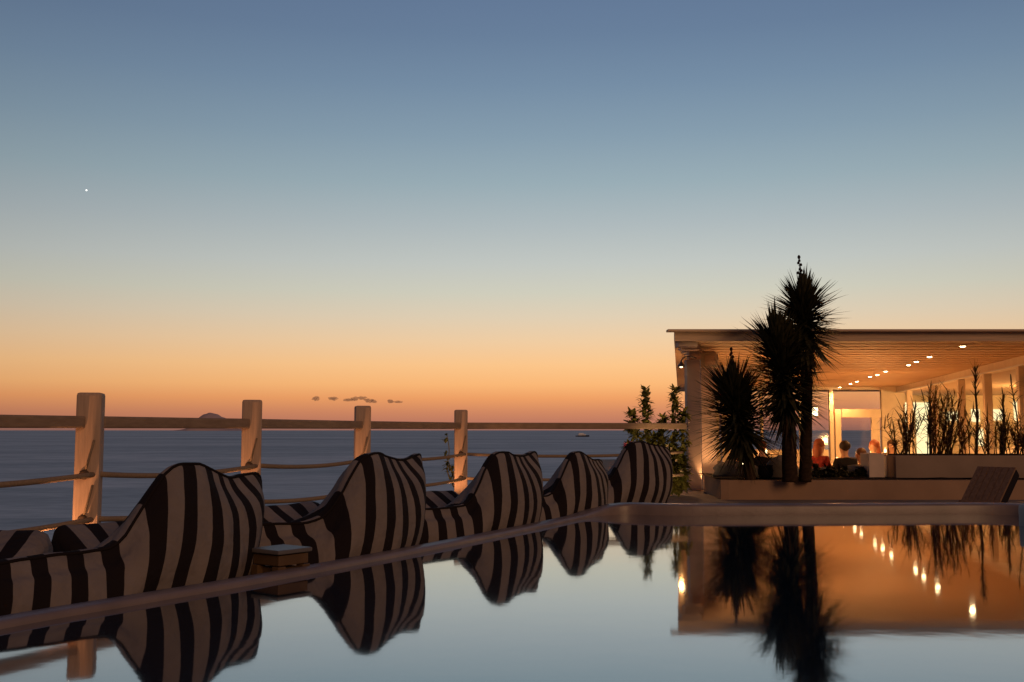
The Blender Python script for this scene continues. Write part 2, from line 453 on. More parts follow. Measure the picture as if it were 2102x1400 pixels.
# deck: one slab with the pool cut out of it (ring strips), its sea edge just past the fence
fence_xy = [(-5.35, 7.2), (-4.13, 10.06), (-3.15, 12.44), (-2.25, 15.46), (-0.92, 18.5), (3.25, 19.9)]
outer = [(-9.5, -6), (-9.0, 2), (-6.6, 7.2), (-5.9, 8.3), (-4.75, 10.5), (-3.75, 12.8), (-2.8, 15.7), (-1.5, 18.9), (-0.9, 19.5), (3.0, 20.8), (3.2, 46), (40, 46), (40, -6)]
dk = MB()
dk.prism(outer, DECK - 0.5, DECK)
struct(dk.build('deck', M['deck']), 'pale plaster terrace deck round the pool')
shell = MB()                                                     # pool basin raised above the deck under the rim
shell.prism([(p[0], p[1]) for p in pool_poly], DECK - 0.1, -0.004)
struct(shell.build('pool_basin', M['rim']), 'plaster basin under the pool water')


# rim: rounded coping lofted along the water line, low on the left, a step higher on the far side
def rim_section(h, wd):
    r = 0.025
    return [(0.0, -0.05), (0.0, h - r), (0.008, h - 0.008), (r, h), (wd * 0.5, h + 0.004), (wd - r, h), (wd - 0.008, h - 0.008), (wd, h - r), (wd, DECK - 0.02)]


rim = MB(); ring = []
for i, p in enumerate(edge):
    d = (edge[min(i + 1, n - 1)] - edge[max(i - 1, 0)]).normalized(); nl = Vector((-d.y, d.x, 0))
    u = p.x
    hh = interp([(0.75, 0.038), (1.45, 0.125)], p.x if p.y > 8 else -5)
    wd = interp([(0.6, 0.17), (1.5, 0.30)], p.x if p.y > 8 else -5)
    if p.x > 6.05: hh = interp([(10.9, 0.125), (11.8, 0.125)], p.y)
    ring.append([p + nl * a + Vector((0, 0, b)) for a, b in rim_section(hh, wd)])
k = len(ring[0])
rim.add([q for r_ in ring for q in r_], [(i * k + j, i * k + j + 1, (i + 1) * k + j + 1, (i + 1) * k + j) for i in range(len(ring) - 1) for j in range(k - 1)])
ro = rim.build('pool_kerb', M['rim'], smooth=True)
tag(ro, 'low brown plaster rim curving round the still pool', 'pool rim')

pier = MB(); pc = P(2120, 1084, 10.45)
pier.box((pc.x + 0.38, 10.7, 0.0), (0.6, 0.45, 0.46), rz=0.0, bev=0.05)
tag(pier.build('pool_pier', M['water_edge'], smooth=True), 'pale rounded plaster block at the right end of the pool', 'block')

# ------------------------------------------------------------------ fence with ropes
fence = thing('rope_fence', (fence_xy[2][0], fence_xy[2][1], DECK), 'timber fence of square posts, top rail and slung ropes above the sea', 'fence')
bpy.context.view_layer.update()
RAILZ = 1.078
for i, (x, y) in enumerate(fence_xy[:-1]):
    wd = 0.235
    d = Vector(fence_xy[min(i + 1, 5)]) - Vector(fence_xy[max(i - 1, 0)])
    rz = math.atan2(d.y, d.x) * 0.28 - 0.1
    po = MB().box((x, y, (1.365 + DECK) / 2), (wd, wd, 1.365 - DECK), rz=rz, bev=0.03).build('post', M['post'], fence)
    dn = Vector(fence_xy[max(i - 1, 0)]) - Vector((x, y)) if i else Vector((-0.4, -0.9))
    for z in (0.575, 0.145):
        kn = MB(); kn.lathe((0, 0, 0), [(0.02, -0.03), (0.045, -0.018), (0.05, 0), (0.045, 0.018), (0.02, 0.03)], 10)
        mtx = Matrix.Translation(Vector((x + 0.01, y - wd / 2 - 0.01, z))) @ Matrix.Rotation(math.pi / 2, 4, 'X')
        cnt = 50
        for q in range(len(kn.v) - cnt, len(kn.v)): kn.v[q] = mtx @ kn.v[q]
        kn.build('knot', M['knot'], po, smooth=True)
        tie = MB().tube([(x + 0.01, y - wd / 2 - 0.008, z), (x + 0.05, y - wd / 2 - 0.014, z + 0.14), (x + wd / 2 - 0.02, y - wd / 2 - 0.012, z + 0.33)], 0.012, 6)
        tie.build('rope_tie', M['rope'], po, smooth=True)
for i in range(5):
    a = Vector((*fence_xy[i], 0)); b = Vector((*fence_xy[i + 1], 0)); d = (b - a).normalized(); L = (b - a).length
    m0 = Matrix.Rotation(math.atan2(d.y, d.x), 4, 'Z')
    mid = (a + b) / 2
    end = 0.117
    rl = L - 2 * end + (0.0 if i < 4 else 0.25)
    mm = mid + d * (0.12 if i == 4 else 0)
    MB().box((mm.x, mm.y, RAILZ), (rl, 0.13, 0.118), bev=0.02, m=m0).build('rail', M['rail'], fence)
    for z, sag in ((0.575, 0.055), (0.145, 0.055)):
        pts = []
        for j in range(15):
            t = j / 14; q = a.lerp(b, t); q.z = z - sag * 4 * t * (1 - t); q -= Vector((-d.y, d.x, 0)) * 0.11
            pts.append(q)
        MB().tube(pts, 0.027, 8).build('rope', M['rope'], fence, smooth=True)


def uplight(x, y, label, power=1.0, z=DECK, target=None, color=(1.0, 0.43, 0.18)):
    t = thing('deck_uplight', (x, y, z), label, 'lamp', 'small uplights on the deck')
    bpy.context.view_layer.update()
    MB().lathe((x, y, z), [(0.05, 0), (0.055, 0.02), (0.045, 0.07), (0.05, 0.075)], 14).build('housing', M['metal'], t, smooth=True)
    MB().lathe((x, y, z + 0.0755), [(0.042, 0), (0.03, 0.006), (0.004, 0.008)], 14).build('lens', M['lens'], t, smooth=True)
    l = lamp('light', 'SPOT', (x, y, z + 0.10), power, color, None, 0.03, spot_size=math.radians(80), spot_blend=0.7)
    tv = Vector(target) - Vector((x, y, z + 0.1)); l.rotation_euler = tv.to_track_quat('-Z', 'Y').to_euler()
    bpy.context.view_layer.update(); l.parent = t; l.matrix_parent_inverse = t.matrix_basis.inverted()
    return t


ups = ['at the foot of the fence post farthest left', 'at the foot of the first whole fence post', 'at the foot of the second fence post behind the striped chairs',
       'at the foot of the third fence post', 'at the foot of the corner fence post beside the vine']
for i, (x, y) in enumerate(fence_xy[:-1]):
    if i == 0: continue
    uplight(x - 0.28, y - 0.75, 'small round warm uplight ' + ups[i], 36.0, DECK, (x, y, 0.55))

# ------------------------------------------------------------------ striped lounge chairs
T = Vector((0.60, 0.80, 0)); T.normalize()
RZ = math.atan2(T.y, T.x)


def with_uv(mb, uvs, name, m, parent):
    o = mb.build(name, m, parent, smooth=True, fixn=False)
    me = o.data; uvl = me.uv_layers.new(name='UVMap')
    for lp in me.loops: uvl.data[lp.index].uv = uvs[lp.vertex_index]
    return o


def bag_body(low, seed, off=0.0, dip=0.985, ear=1.075):
    """closed loft along s (the side turned to the pool): low lobe, rounded hump, dip, ear"""
    rnd = random.Random(seed); j = lambda a: (rnd.random() - 0.5) * a
    zt = [(-low, 0.50), (-low + 0.25, 0.555), (-0.26, 0.57), (-0.16, 0.62), (-0.07, 0.785), (0.01, 0.96 + j(.02)), (0.08, 1.045 + j(.02)), (0.17, 1.082), (0.30, 1.085), (0.42, 1.055), (0.55, 0.5 * dip + 0.5 * 1.05), (0.70, dip), (0.87, 0.5 * (dip + ear)), (1.02, ear), (1.25, ear - 0.09)]
    nt = [(-low, 0.16 + off), (-0.5, 0.14 + off), (0.02, 0.14), (0.65, 0.30), (1.25, 0.54)]
    face = [(-low, 0.02 + off), (-0.55, 0.0 + off), (-0.05, -0.02), (0.40, -0.02), (0.85, 0.12), (1.25, 0.40)]
    depth = [(-low, 0.55 + off), (-0.4, 0.60 + off), (0.1, 0.80), (1.25, 0.90)]
    s0, s1 = -low, 1.25; NS = 64; NP = 9 * 5
    secs = []; uvs = []; arc = 0; prev = None
    for i in range(NS + 1):
        q = i / NS; s = s0 + (s1 - s0) * q
        z = interp(zt, s); a = interp(nt, s); f0 = interp(face, s); dp = interp(depth, s)
        seat = min(0.50, z - 0.06)
        pts = [(f0 + 0.10, 0.0), (f0 + 0.0, 0.10), (f0 - 0.065, z * 0.40), (f0 + (a - f0) * 0.35 - 0.055, z * 0.74), (a - 0.085, z - 0.09), (a - 0.025, z - 0.018),
               (a + 0.05, z - 0.012), (a + 0.115, z - 0.10), (a + (dp - a) * 0.55, seat + (z - seat) * 0.22), (dp - 0.02, seat * 0.85), (dp, 0.16), (dp - 0.07, 0.0)]
        c = [(p.x, p.y) for p in catmull([(x, y, 0) for x, y in pts], 5)]
        # round off both ends
        el_ = min(1.0, (s - s0) / 0.22); er = min(1.0, (s1 - s) / 0.36)
        k = math.sqrt(max(0.0, 1 - (1 - el_) ** 2)) * (max(0.0, 1 - (1 - er) ** 2.2)) ** 0.5
        nc = (f0 + dp) / 2 if er >= 1 else a + 0.0; zc = z * 0.45 if er >= 1 else z * 0.60
        sec = []
        for (x, y) in c:
            xx = nc + (x - nc) * k; yy = zc + (y - zc) * (0.22 + 0.78 * k) if er < 1 else zc + (y - zc) * (0.15 + 0.85 * k)
            yy = max(0.0, yy)
            sh = (0.25 + 0.08 * max(0.0, min(1.0, (s - 0.2) / 0.7))) * (yy - 0.45)
            wr = 0.030 * noise.noise(Vector((s * 2.6 + seed * 5, xx * 3, yy * 2.6))) + 0.008 * noise.noise(Vector((s * 8 + seed, xx * 8, yy * 6)))
            sec.append(Vector((s + sh, xx + wr, yy + wr * 0.5)))
        secs.append(sec)
        cen = Vector((s, f0, 0))
        if prev is not None: arc += (cen - prev).length
        prev = cen
        wq = max(0.0, min(1.0, (s - 0.28) / 0.65)); wq = wq * wq * (3 - 2 * wq)
        for t, p in enumerate(sec):
            hq = max(0.0, min(1.0, (p.z / z - 0.50) / 0.5))
            uvs.append((arc + 0.05 * seed + 0.36 * wq * hq ** 2.0, t / len(c)))
    mb = MB(); kk = len(secs[0])
    mb.add([p for sct in secs for p in sct], [(i * kk + t, i * kk + (t + 1) % kk, (i + 1) * kk + (t + 1) % kk, (i + 1) * kk + t) for i in range(NS) for t in range(kk)]
           + [tuple(range(kk - 1, -1, -1)), tuple(NS * kk + t for t in range(kk))])
    top = [max(sec, key=lambda p: p.z) for sec in secs]
    ridge = [sec[25] + Vector((0, 0.0, 0.004)) for sec in secs[5:]]
    return mb, uvs, ridge


def bag_seat(ls, rs, n0, n1, z0, z1, seed):
    """seat cushion of the chair, reaching towards the sea; its outer end is rolled up"""
    NS, NN = 26, 22; mb = MB(); uvs = []; vs = []
    secs = []
    for i in range(NS + 1):
        s = ls + (rs - ls) * i / NS
        e = min(1, (s - ls) / 0.10, (rs - s) / 0.10); k = math.sqrt(max(0, 1 - (1 - e) ** 2))
        loop = []
        for t in range(NN * 2):
            q = t / (NN * 2) * 2 * math.pi
            cx, cz = math.cos(q), math.sin(q)
            ex = math.copysign(abs(cx) ** 0.35, cx); ez = math.copysign(abs(cz) ** 0.45, cz)
            nn = (n0 + n1) / 2 + ex * (n1 - n0) / 2 * (0.9 + 0.1 * k)
            up = z0 + (z1 - z0) * max(0, min(1, (nn - n0 - 0.25) / (n1 - n0 - 0.3)))
            zz = up * 0.5 + ez * up * 0.5 * (0.75 + 0.25 * k)
            loop.append(Vector((s + 0.05 * noise.noise(Vector((s * 3, nn * 3, seed))), nn, max(0, zz + 0.015 * noise.noise(Vector((s * 4 + seed, nn * 4, 2)))))))
        secs.append(loop); uvs += [(s + 0.07 * seed + (0.0), 0)] * len(loop)
    kk = NN * 2
    mb.add([p for sc in secs for p in sc], [(i * kk + (t + 1) % kk, i * kk + t, (i + 1) * kk + t, (i + 1) * kk + (t + 1) % kk) for i in range(NS) for t in range(kk)]
           + [tuple(range(kk)), tuple(NS * kk + t for t in range(kk - 1, -1, -1))])
    return mb, uvs


def bean_chair(u, vmid, low, seed, label, seat=(0.06, 0.78, 0.62, 1.28, 0.42, 0.66), turn=0.0, scale=1.0, off=0.0, dip=0.985, ear=1.075):
    hump = G(u, vmid, 0)
    r = RZ + turn; t = Vector((math.cos(r), math.sin(r), 0)); nn = Vector((-t.y, t.x, 0))
    base = hump - t * 0.36 * scale - nn * 0.14 * scale
    root = thing('bean_bag_chair', (base.x, base.y, DECK), label, 'bean bag', 'striped bean bag chairs along the pool rim', r)
    root.scale = (scale,) * 3
    mb, uvs, ridge = bag_body(low, seed, off, dip, ear)
    # keep the foot of the bag clear of the coping
    need = 0.0
    for p in mb.v:
        if p.z > 0.40: continue
        q = base + (t * p.x + nn * p.y) * scale; q.z = 0
        best = 1e9; sd_ = 0
        for i in range(n - 1):
            a, b = edge[i], edge[i + 1]; d = b - a; L2 = d.length_squared
            if L2 < 1e-8: continue
            k = max(0.0, min(1.0, (q - a).dot(d) / L2)); c = a + d * k; dist = (q - c).length
            if dist < best: best = dist; sd_ = dist if d.cross(q - a).z > 0 else -dist
        need = max(need, 0.20 - sd_)
    root.location = root.location + nn * need + t * need * 1.35
    def put(o): o.parent = root; o.matrix_parent_inverse = Matrix.Identity(4); return o
    put(with_uv(mb, uvs, 'back_bag', M['stripe'], None))
    put(MB().tube(ridge, 0.011, 6).build('piping', M['pipe'], None, smooth=True))
    if seat:
        mb, uvs = bag_seat(*seat, seed); put(with_uv(mb, uvs, 'seat_bag', M['stripe'], None))
    return root


bean_chair(375, 1193, 1.70, 1, 'striped bean bag nearest the viewer, its long low side running out of the left edge', dip=0.975, ear=1.005)
bean_chair(745, 1149, 0.95, 2, 'second striped bean bag from the left, behind the small wooden table', off=0.36, dip=1.02, ear=1.085, scale=1.03)
bean_chair(1025, 1088, 1.55, 3, 'third striped bean bag, its low side partly behind the second one', turn=-0.10, dip=1.03, ear=1.08)
bean_chair(1180, 1060.5, 1.00, 4, 'fourth striped bean bag, squeezed behind the third at the corner of the pool', turn=-0.14, dip=0.985, ear=0.965, scale=0.96)
bean_chair(1310, 1024.5, 1.20, 5, 'farthest striped bean bag, next to the flowering shrub and beyond the pool corner', turn=-0.34, scale=1.06, dip=1.02, ear=0.975)
# footstool at the far left
fs = G(40, 1175, 0)
root = thing('footstool', (-3.47, 6.72, DECK), 'low striped footstool at the left edge behind the nearest bean bag', 'footstool', None, RZ - 0.9)
mb, uvs = bag_seat(-0.36, 0.36, -0.36, 0.36, 0.44, 0.66, 9)
o = with_uv(mb, uvs, 'cushion', M['stripe'], None); o.parent = root

# ------------------------------------------------------------------ side table between the first two chairs
tp = P(577, 1128, 7.36)
tb = thing('side_table', (tp.x, tp.y, DECK), 'small square wooden side table with a grey top between two striped bean bags', 'table', None, RZ)
def putp(o, r): o.parent = r; o.matrix_parent_inverse = Matrix.Identity(4); return o
TZ = tp.z - DECK
putp(MB().box((0, 0, TZ), (0.31, 0.31, 0.03), bev=0.008).build('tabletop', M['tabletop'], None), tb)
putp(MB().box((0, 0, TZ - 0.06), (0.27, 0.27, 0.07), bev=0.006).build('apron', M['tablewood'], None), tb)
for sx in (-1, 1):
    for sy in (-1, 1):
        putp(MB().box((sx * 0.11, sy * 0.11, (TZ - 0.1) / 2), (0.07, 0.07, TZ - 0.1), bev=0.006).build('leg', M['tablewood'], None), tb)
putp(MB().box((0, 0, 0.20), (0.20, 0.20, 0.28), bev=0.01).build('centre_box', M['tablewood'], None), tb)

# ------------------------------------------------------------------ restaurant pavilion
FD, BD = 21.0, 43.7                       # front and back of the roof
SK = 434.0 / 2102.0                        # depth lines run towards photo column 1485
CZ = P(1600, 700, FD).z                    # underside of the ceiling
RZT = P(1600, 680.5, FD).z                 # top of the fascia
XL = P(1385, 700, FD).x
FLOOR = -0.62
XR0 = 11.8                                 # right partition at the front
sx = lambda x0, y: x0 + SK * (y - FD)
bld = thing('restaurant_pavilion', (7.5, 23, DECK), 'open restaurant pavilion with slatted ceiling lit warm orange inside', 'restaurant')
bpy.context.view_layer.update()
WR = 30.0
# fascia, roof slab, boarded ceiling
MB().box(((XL + WR) / 2, FD + 0.04, (CZ + RZT) / 2), (WR - XL, 0.08, RZT - CZ)).build('fascia', M['fascia'], bld)
MB().box(((XL + WR) / 2 - 0.06, FD - 0.03, RZT + 0.012), (WR - XL + 0.2, 0.26, 0.045), bev=0.008).build('roof_edge', M['fascia'], bld)
MB().prism([(XL, FD + 0.083), (WR, FD + 0.083), (WR + 5, BD + 6), (sx(XL, BD), BD + 6)], CZ + 0.035, RZT - 0.02).build('roof', M['fascia'], bld)
cb = MB(); y = FD + 0.085; q = 0
while y < BD + 2.5:
    x0 = sx(XL, y) + 0.05
    cb.box(((x0 + WR) / 2, y + 0.17, CZ + 0.012 + 0.012 * (q % 2)), (WR - x0, 0.335, 0.022), bev=0.008); y += 0.38; q += 1
cb.build('ceiling_boards', M['ceil'], bld)
for i in range(6):                        # stepped rafter tails at the open left end
    y = FD + 0.35 + i * 0.8; x0 = sx(XL, y) + 0.03 + 0.03 * i
    MB().box((x0 + 0.2, y, CZ - 0.05), (0.4, 0.4, 0.10), bev=0.01).build('rafter_tail', M['plaster'], bld)
# front left column and the wall pier behind it
ct = P(1425, 738, 22.4)
x0, x1 = P(1410, 800, 22.4).x, P(1438, 800, 22.4).x
MB().box(((x0 + x1) / 2, 22.55, (ct.z + DECK) / 2), (x1 - x0, 0.3, ct.z - DECK), bev=0.015).build('column', M['plaster'], bld)
x2, x3 = P(1439, 800, 22.9).x, P(1470, 800, 22.9).x
MB().box(((x2 + x3) / 2, 23.1, (CZ - 0.05 + DECK) / 2), (x3 - x2, 0.4, CZ - 0.05 - DECK), bev=0.012).build('pier', M['plaster'], bld)
MB().box(((x0 + x1) / 2 + 0.05, 22.6, (ct.z + CZ) / 2 - 0.03), (0.26, 0.22, CZ - ct.z - 0.07), bev=0.01).build('bracket', M['fascia'], bld)
MB().box(((x2 + x3) / 2, 22.8, CZ - 0.28), (x3 - x2 + 0.06, 0.14, 0.32), bev=0.01).build('vent_frame', M['frame'], bld)
MB().box(((x2 + x3) / 2, 22.72, CZ - 0.28), (x3 - x2 - 0.12, 0.03, 0.2)).build('vent_panel', M['fascia'], bld)
# left side: low wall with open bays
xl2 = lambda y: sx(x3 - 0.1, y) - 0.1
for y in (29, 36):
    MB().box((xl2(y), y, (CZ + FLOOR) / 2), (0.22, 0.22, CZ - FLOOR - 0.01)).build('column', M['frame'], bld)
# floor
struct(MB().prism([(xl2(23.4), 23.4), (30, 23.4), (38, 50), (xl2(50), 50)], FLOOR - 0.1, DECK + 0.004).build('terrace_floor', M['floor']), 'warm tiled floor inside the pavilion')


def wall_plane_box(name, u0, v0, u1, v1, D, th, m, parent=bld, push=0.0):
    a = P(u0, v0, D); b = P(u1, v1, D)
    return MB().box(((a.x + b.x) / 2, D + th / 2 + push, (a.z + b.z) / 2), (abs(b.x - a.x), th, abs(a.z - b.z))).build(name, m, parent)


# back wall with sea windows: posts, head, transom, sill, door
B = BD
wall_plane_box('back_beam', 1440, 786, 1862, 800, B, 0.25, M['frame'])
wall_plane_box('track_rail', 1560, 791.5, 1838, 793.5, B - 0.2, 0.06, M['knot'])
bw = lambda nme, u0, v0, u1, v1, th=0.2, m='frame': wall_plane_box(nme, u0, v0, u1, v1, B, th, M[m])
bw('wall_panel', 1809, 800, 1862, 960); bw('wall_panel', 1440, 800, 1478, 960)
bw('jamb', 1702, 800, 1714, 960); bw('jamb', 1714, 840, 1729, 960)
bw('transom', 1729, 840, 1809, 857); bw('jamb', 1790, 857, 1809, 960)
bw('mullion', 1640, 800, 1648, 923); bw('mullion', 1560, 800, 1568, 923)
bw('window_ledge', 1478, 923, 1702, 960, 0.3)
for (u0, v0, u1, v1) in ((1714, 800, 1809, 840), (1729, 857, 1790, 960), (1648, 800, 1702, 923), (1568, 800, 1640, 923), (1478, 800, 1560, 923)):
    wall_plane_box('pane', u0, v0, u1, v1, B, 0.01, M['glass'], push=0.1)
# right partition: header beam, posts, low wall; the lit room behind it
def prt(u):                                # where the sight line of column u meets the partition
    k = (u - CX) / F; D = (XR0 - SK * FD) / (k - SK); return sx(XR0, D), D
HZ = 2.585
ang = math.atan2(1, SK)
L = (BD - FD) * math.hypot(1, SK)
cxm, cym = sx(XR0, (FD + BD) / 2), (FD + BD) / 2
MB().box((cxm + 0.02, cym, (HZ + CZ) / 2 - 0.002), (L, 0.22, CZ - HZ - 0.004), rz=ang).build('header_beam', M['frame'], bld)
MB().box((cxm - 0.11, cym, HZ + 0.02), (L - 0.1, 0.05, 0.035), rz=ang).build('header_trim', M['white'], bld)
for u in (1866, 1916, 1972.5, 2026.5, 2098, 2190):
    x, y = prt(u)
    MB().box((x, y, (HZ + FLOOR) / 2), (0.24, 0.2, HZ - FLOOR - 0.004), rz=ang).build('partition_post', M['frame'], bld)
x, y = prt(1850)
# inner room
ID = 47.0
a = P(1846, 800, ID)
MB().box(((a.x + 40) / 2, ID + 0.15, (2.6 + FLOOR) / 2), (40 - a.x, 0.3, 2.6 - FLOOR)).build('inner_wall', M['innerwall'], bld)
MB().prism([(sx(XR0, 24) + 0.14, 24), (34, 24), (38, ID + 0.3), (sx(XR0, ID) + 0.14, ID + 0.3)], HZ + 0.01, HZ + 0.05).build('inner_ceiling', M['ceil'], bld)
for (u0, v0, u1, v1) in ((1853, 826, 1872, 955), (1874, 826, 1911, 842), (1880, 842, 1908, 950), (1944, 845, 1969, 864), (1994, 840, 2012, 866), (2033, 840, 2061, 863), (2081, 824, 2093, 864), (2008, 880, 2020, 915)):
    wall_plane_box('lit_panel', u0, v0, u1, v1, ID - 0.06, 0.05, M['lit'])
wall_plane_box('dark_beam', 1900, 796, 2102, 799, ID - 0.3, 0.1, M['fascia'])
wall_plane_box('counter', 1985, 918, 2100, 960, ID - 4, 0.6, M['fascia'])

# ceiling downlights
dl = [(1976, 709), (1908, 731), (1881, 741), (1865, 748), (1818, 761), (1801, 768), (1786, 772), (1759, 782), (1746, 787), (1724, 794)]
proto = None
order = ['nearest', 'second nearest', 'third', 'fourth', 'fifth', 'sixth', 'seventh', 'eighth', 'ninth', 'farthest']
for i, (u, v) in enumerate(dl):
    p = G(u, v, CZ + 0.002)
    if proto is None:
        proto = thing('ceiling_spot', (0, 0, 0), '', 'lamp', 'downlights in a row under the slatted ceiling')
        putp(MB().lathe((0, 0, 0), [(0.03, 0.0), (0.085, -0.004), (0.09, -0.02), (0.078, -0.026), (0.07, -0.016)], 16).build('housing', M['white'], None, smooth=True), proto)
        putp(MB().lathe((0, 0, -0.02), [(0.055, 0.0), (0.05, -0.008), (0.035, -0.012), (0.01, -0.014)], 16).build('bulb', M['bulb'], None, smooth=True), proto)
        r = proto
    else:
        r = copy_tree(proto)
    r.location = p
    r['label'] = 'round white downlight with glowing bulb, ' + order[i] + ' of the row crossing the pavilion ceiling'
    if i in (0, 2, 4, 7, 9):
        l = lamp('light', 'SPOT', (0, 0, -0.06), 270, WARM, None, 0.07, spot_size=math.radians(150), spot_blend=0.8); putp(l, r)
for (x, y, z, pw) in ((5.6, 25.0, 0.95, 130), (8.2, 26.0, 0.95, 100), (11.5, 33, 0.9, 160), (9.5, 38.5, 0.9, 120), (14.5, 40.0, 0.9, 120)):  # lanterns added at table height to light the ceiling
    t = thing('fill_lantern', (x, y, FLOOR + 0.75), 'small lantern added for fill light at %s of the pavilion' % {25.0: 'the front left corner', 26.0: 'the front', 33: 'the middle', 38.5: 'the back left', 40.0: 'the back right'}[y], 'lantern', 'lanterns added on the tables to light the ceiling')
    putp(MB().lathe((0, 0, 0.012), [(0.03, 0), (0.04, 0.02), (0.04, 0.10), (0.03, 0.12)], 12).build('globe', M['bulbhot'], None, smooth=True), t)
    putp(MB().lathe((0, 0, 0.135), [(0.045, 0), (0.03, 0.03), (0.01, 0.05)], 12).build('cap', M['metal'], None, smooth=True), t)
    l = lamp('light', 'POINT', (0, 0, 0.40), pw, WARM, None, 0.14); putp(l, t)
    tt = thing('dining_table', (x, y, FLOOR), 'round dining table under the added lantern at %s of the pavilion' % {25.0: 'the front left corner', 26.0: 'the front', 33: 'the middle', 38.5: 'the back left', 40.0: 'the back right'}[y], 'table', 'dining tables')
    putp(MB().lathe((0, 0, 0.71), [(0.45, 0), (0.46, 0.02), (0.45, 0.04)], 24).build('tabletop', M['tablewood'], None), tt)
    putp(MB().lathe((0, 0, 0), [(0.25, 0), (0.24, 0.03), (0.04, 0.05), (0.04, 0.71)], 16).build('pedestal', M['metal'], None), tt)
for (x, y) in ((19.5, 36), (24, 41)):  # pendants out of view, added to light the inner room
    t = thing('fill_pendant', (x, y, 2.6), 'round pendant added for fill light in the %s of the lit inner room' % ('front' if y == 36 else 'back'), 'lamp', 'pendants added to brighten the inner room')
    putp(MB().tube([(0, 0, 0), (0, 0, -0.6)], 0.012, 6).build('cord', M['knot'], None), t)
    putp(MB().lathe((0, 0, -0.85), [(0.02, 0), (0.13, 0.05), (0.16, 0.13), (0.12, 0.22), (0.02, 0.25)], 16).build('globe', M['bulbhot'], None, smooth=True), t)
    l = lamp('light', 'POINT', (0, 0, -1.05), 900, (1.0, 0.62, 0.24), None, 0.15); putp(l, t)
# wall lantern seen against the sea window
wl = P(1671, 845, BD - 0.3)
t = thing('wall_lantern', wl, 'square glowing lantern in front of the sea window beside the yucca trunk', 'lantern')
putp(MB().box((0, 0, 0), (0.28, 0.2, 0.34), bev=0.02).build('glass_box', M['bulbhot'], None), t)
putp(MB().box((0, 0, 0.2), (0.34, 0.26, 0.05), bev=0.01).build('cap', M['metal'], None), t)
putp(MB().box((0, 0, -0.2), (0.32, 0.24, 0.04), bev=0.01).build('base', M['metal'], None), t)
putp(MB().box((0, 0.22, 0.2), (0.05, 0.3, 0.04)).build('arm', M['metal'], None), t)
# gooseneck lamp at the left corner of the roof
gp = P(1402, 744, 22.3)
t = thing('gooseneck_lamp', gp, 'curved gooseneck lamp with lit bell shade on the left end of the pavilion', 'lamp')
putp(MB().tube(catmull([(0.30, 0.05, 0.10), (0.16, 0, 0.13), (0.04, 0, 0.12), (-0.03, 0, 0.05), (-0.04, 0, 0.0)], 5), 0.014, 8).build('arm', M['metal'], None, smooth=True), t)
putp(MB().lathe((-0.04, 0, -0.09), [(0.085, 0), (0.075, 0.03), (0.045, 0.07), (0.02, 0.10)], 16).build('shade', M['metal'], None, smooth=True), t)
putp(MB().lathe((-0.04, 0, -0.125), [(0.01, 0.008), (0.03, 0.015), (0.036, 0.03)], 14).build('bulb', M['bulblow'], None, smooth=True), t)
l = lamp('light', 'SPOT', (-0.10, 0, -0.16), 90, WARM, None, 0.05, spot_size=math.radians(95), spot_blend=0.7); l.rotation_euler = Vector((-0.45, -0.75, -1)).to_track_quat('-Z', 'Y').to_euler(); putp(l, t)
# glow at the foot of the pier
pf = P(1443, 990, 21.2)
uplight(P(1453, 990, 22.3).x, 22.3, 'small warm uplight at the foot of the pavilion pier', 42.0, DECK, (P(1454, 990, 22.9).x, 23.0, 1.9), (1.0, 0.5, 0.2))

uplight(2.75, 18.7, 'small warm uplight on the deck in front of the flowering shrub', 70.0, DECK, (3.05, 20.4, 0.9), (1.0, 0.62, 0.28))

# ------------------------------------------------------------------ raised planting bed and planter
bl = P(1442, 990, 19.4); bz = P(1700, 986, 19.4).z
bed = thing('planting_bed', (8, 20, DECK), 'long raised planting bed with plain plaster front wall before the pavilion', 'planting bed')
bpy.context.view_layer.update()
bpoly = [(bl.x + 0.35, 19.43), (bl.x + 0.5, 19.4), (22, 19.4), (22, 21.9), (bl.x + 0.5, 21.9)]
MB().prism(bpoly, DECK, bz).build('retaining_wall', M['bed'], bed)
gr = MB(); gx = [bl.x + 0.35 + i * 0.4 for i in range(45)]; gy = [19.62 + j * 0.24 for j in range(10)]
gr.add([(x, y, bz + 0.01 + 0.05 * abs(noise.noise(Vector((x * 1.5, y * 1.5, 0))))) for y in gy for x in gx],
       [(j * 45 + i, j * 45 + i + 1, (j + 1) * 45 + i + 1, (j + 1) * 45 + i) for j in range(9) for i in range(44)])
gr.build('soil', M['soil'], bed, smooth=True)
pl = P(1838, 934, 20.0); pz = P(1900, 935, 20.0).z
plt = thing('planter_box', (9.5, 20.4, bz), 'long plaster planter box full of dark reedy plants', 'planter')
bpy.context.view_layer.update()
MB().box(((pl.x + 17) / 2, 20.4, (pz + bz) / 2), (17 - pl.x, 0.8, pz - bz), bev=0.012).build('box', M['planter'], plt)
MB().box(((pl.x + 17) / 2, 20.4, pz + 0.006), (17 - pl.x - 0.2, 0.6, 0.03)).build('soil', M['soil'], plt)
a = P(1783, 931, 20.1); b = P(1815, 931, 20.1)
eb = MB().box(((a.x + b.x) / 2, 20.35, (a.z + bz) / 2), (b.x - a.x, 0.5, a.z - bz), bev=0.012).build('end_pillar', M['plaster'])
tag(eb, 'short square plaster pillar standing left of the planter box', 'pillar')
a = P(1817, 936, 20.5); b = P(1837, 936, 20.5)
eb = MB().box(((a.x + b.x) / 2, 20.6, (a.z + bz) / 2), (b.x - a.x, 0.3, a.z - bz), bev=0.012).build('stone_slab', M['water_edge'])
tag(eb, 'pale grey slab between the short pillar and the planter', 'slab')

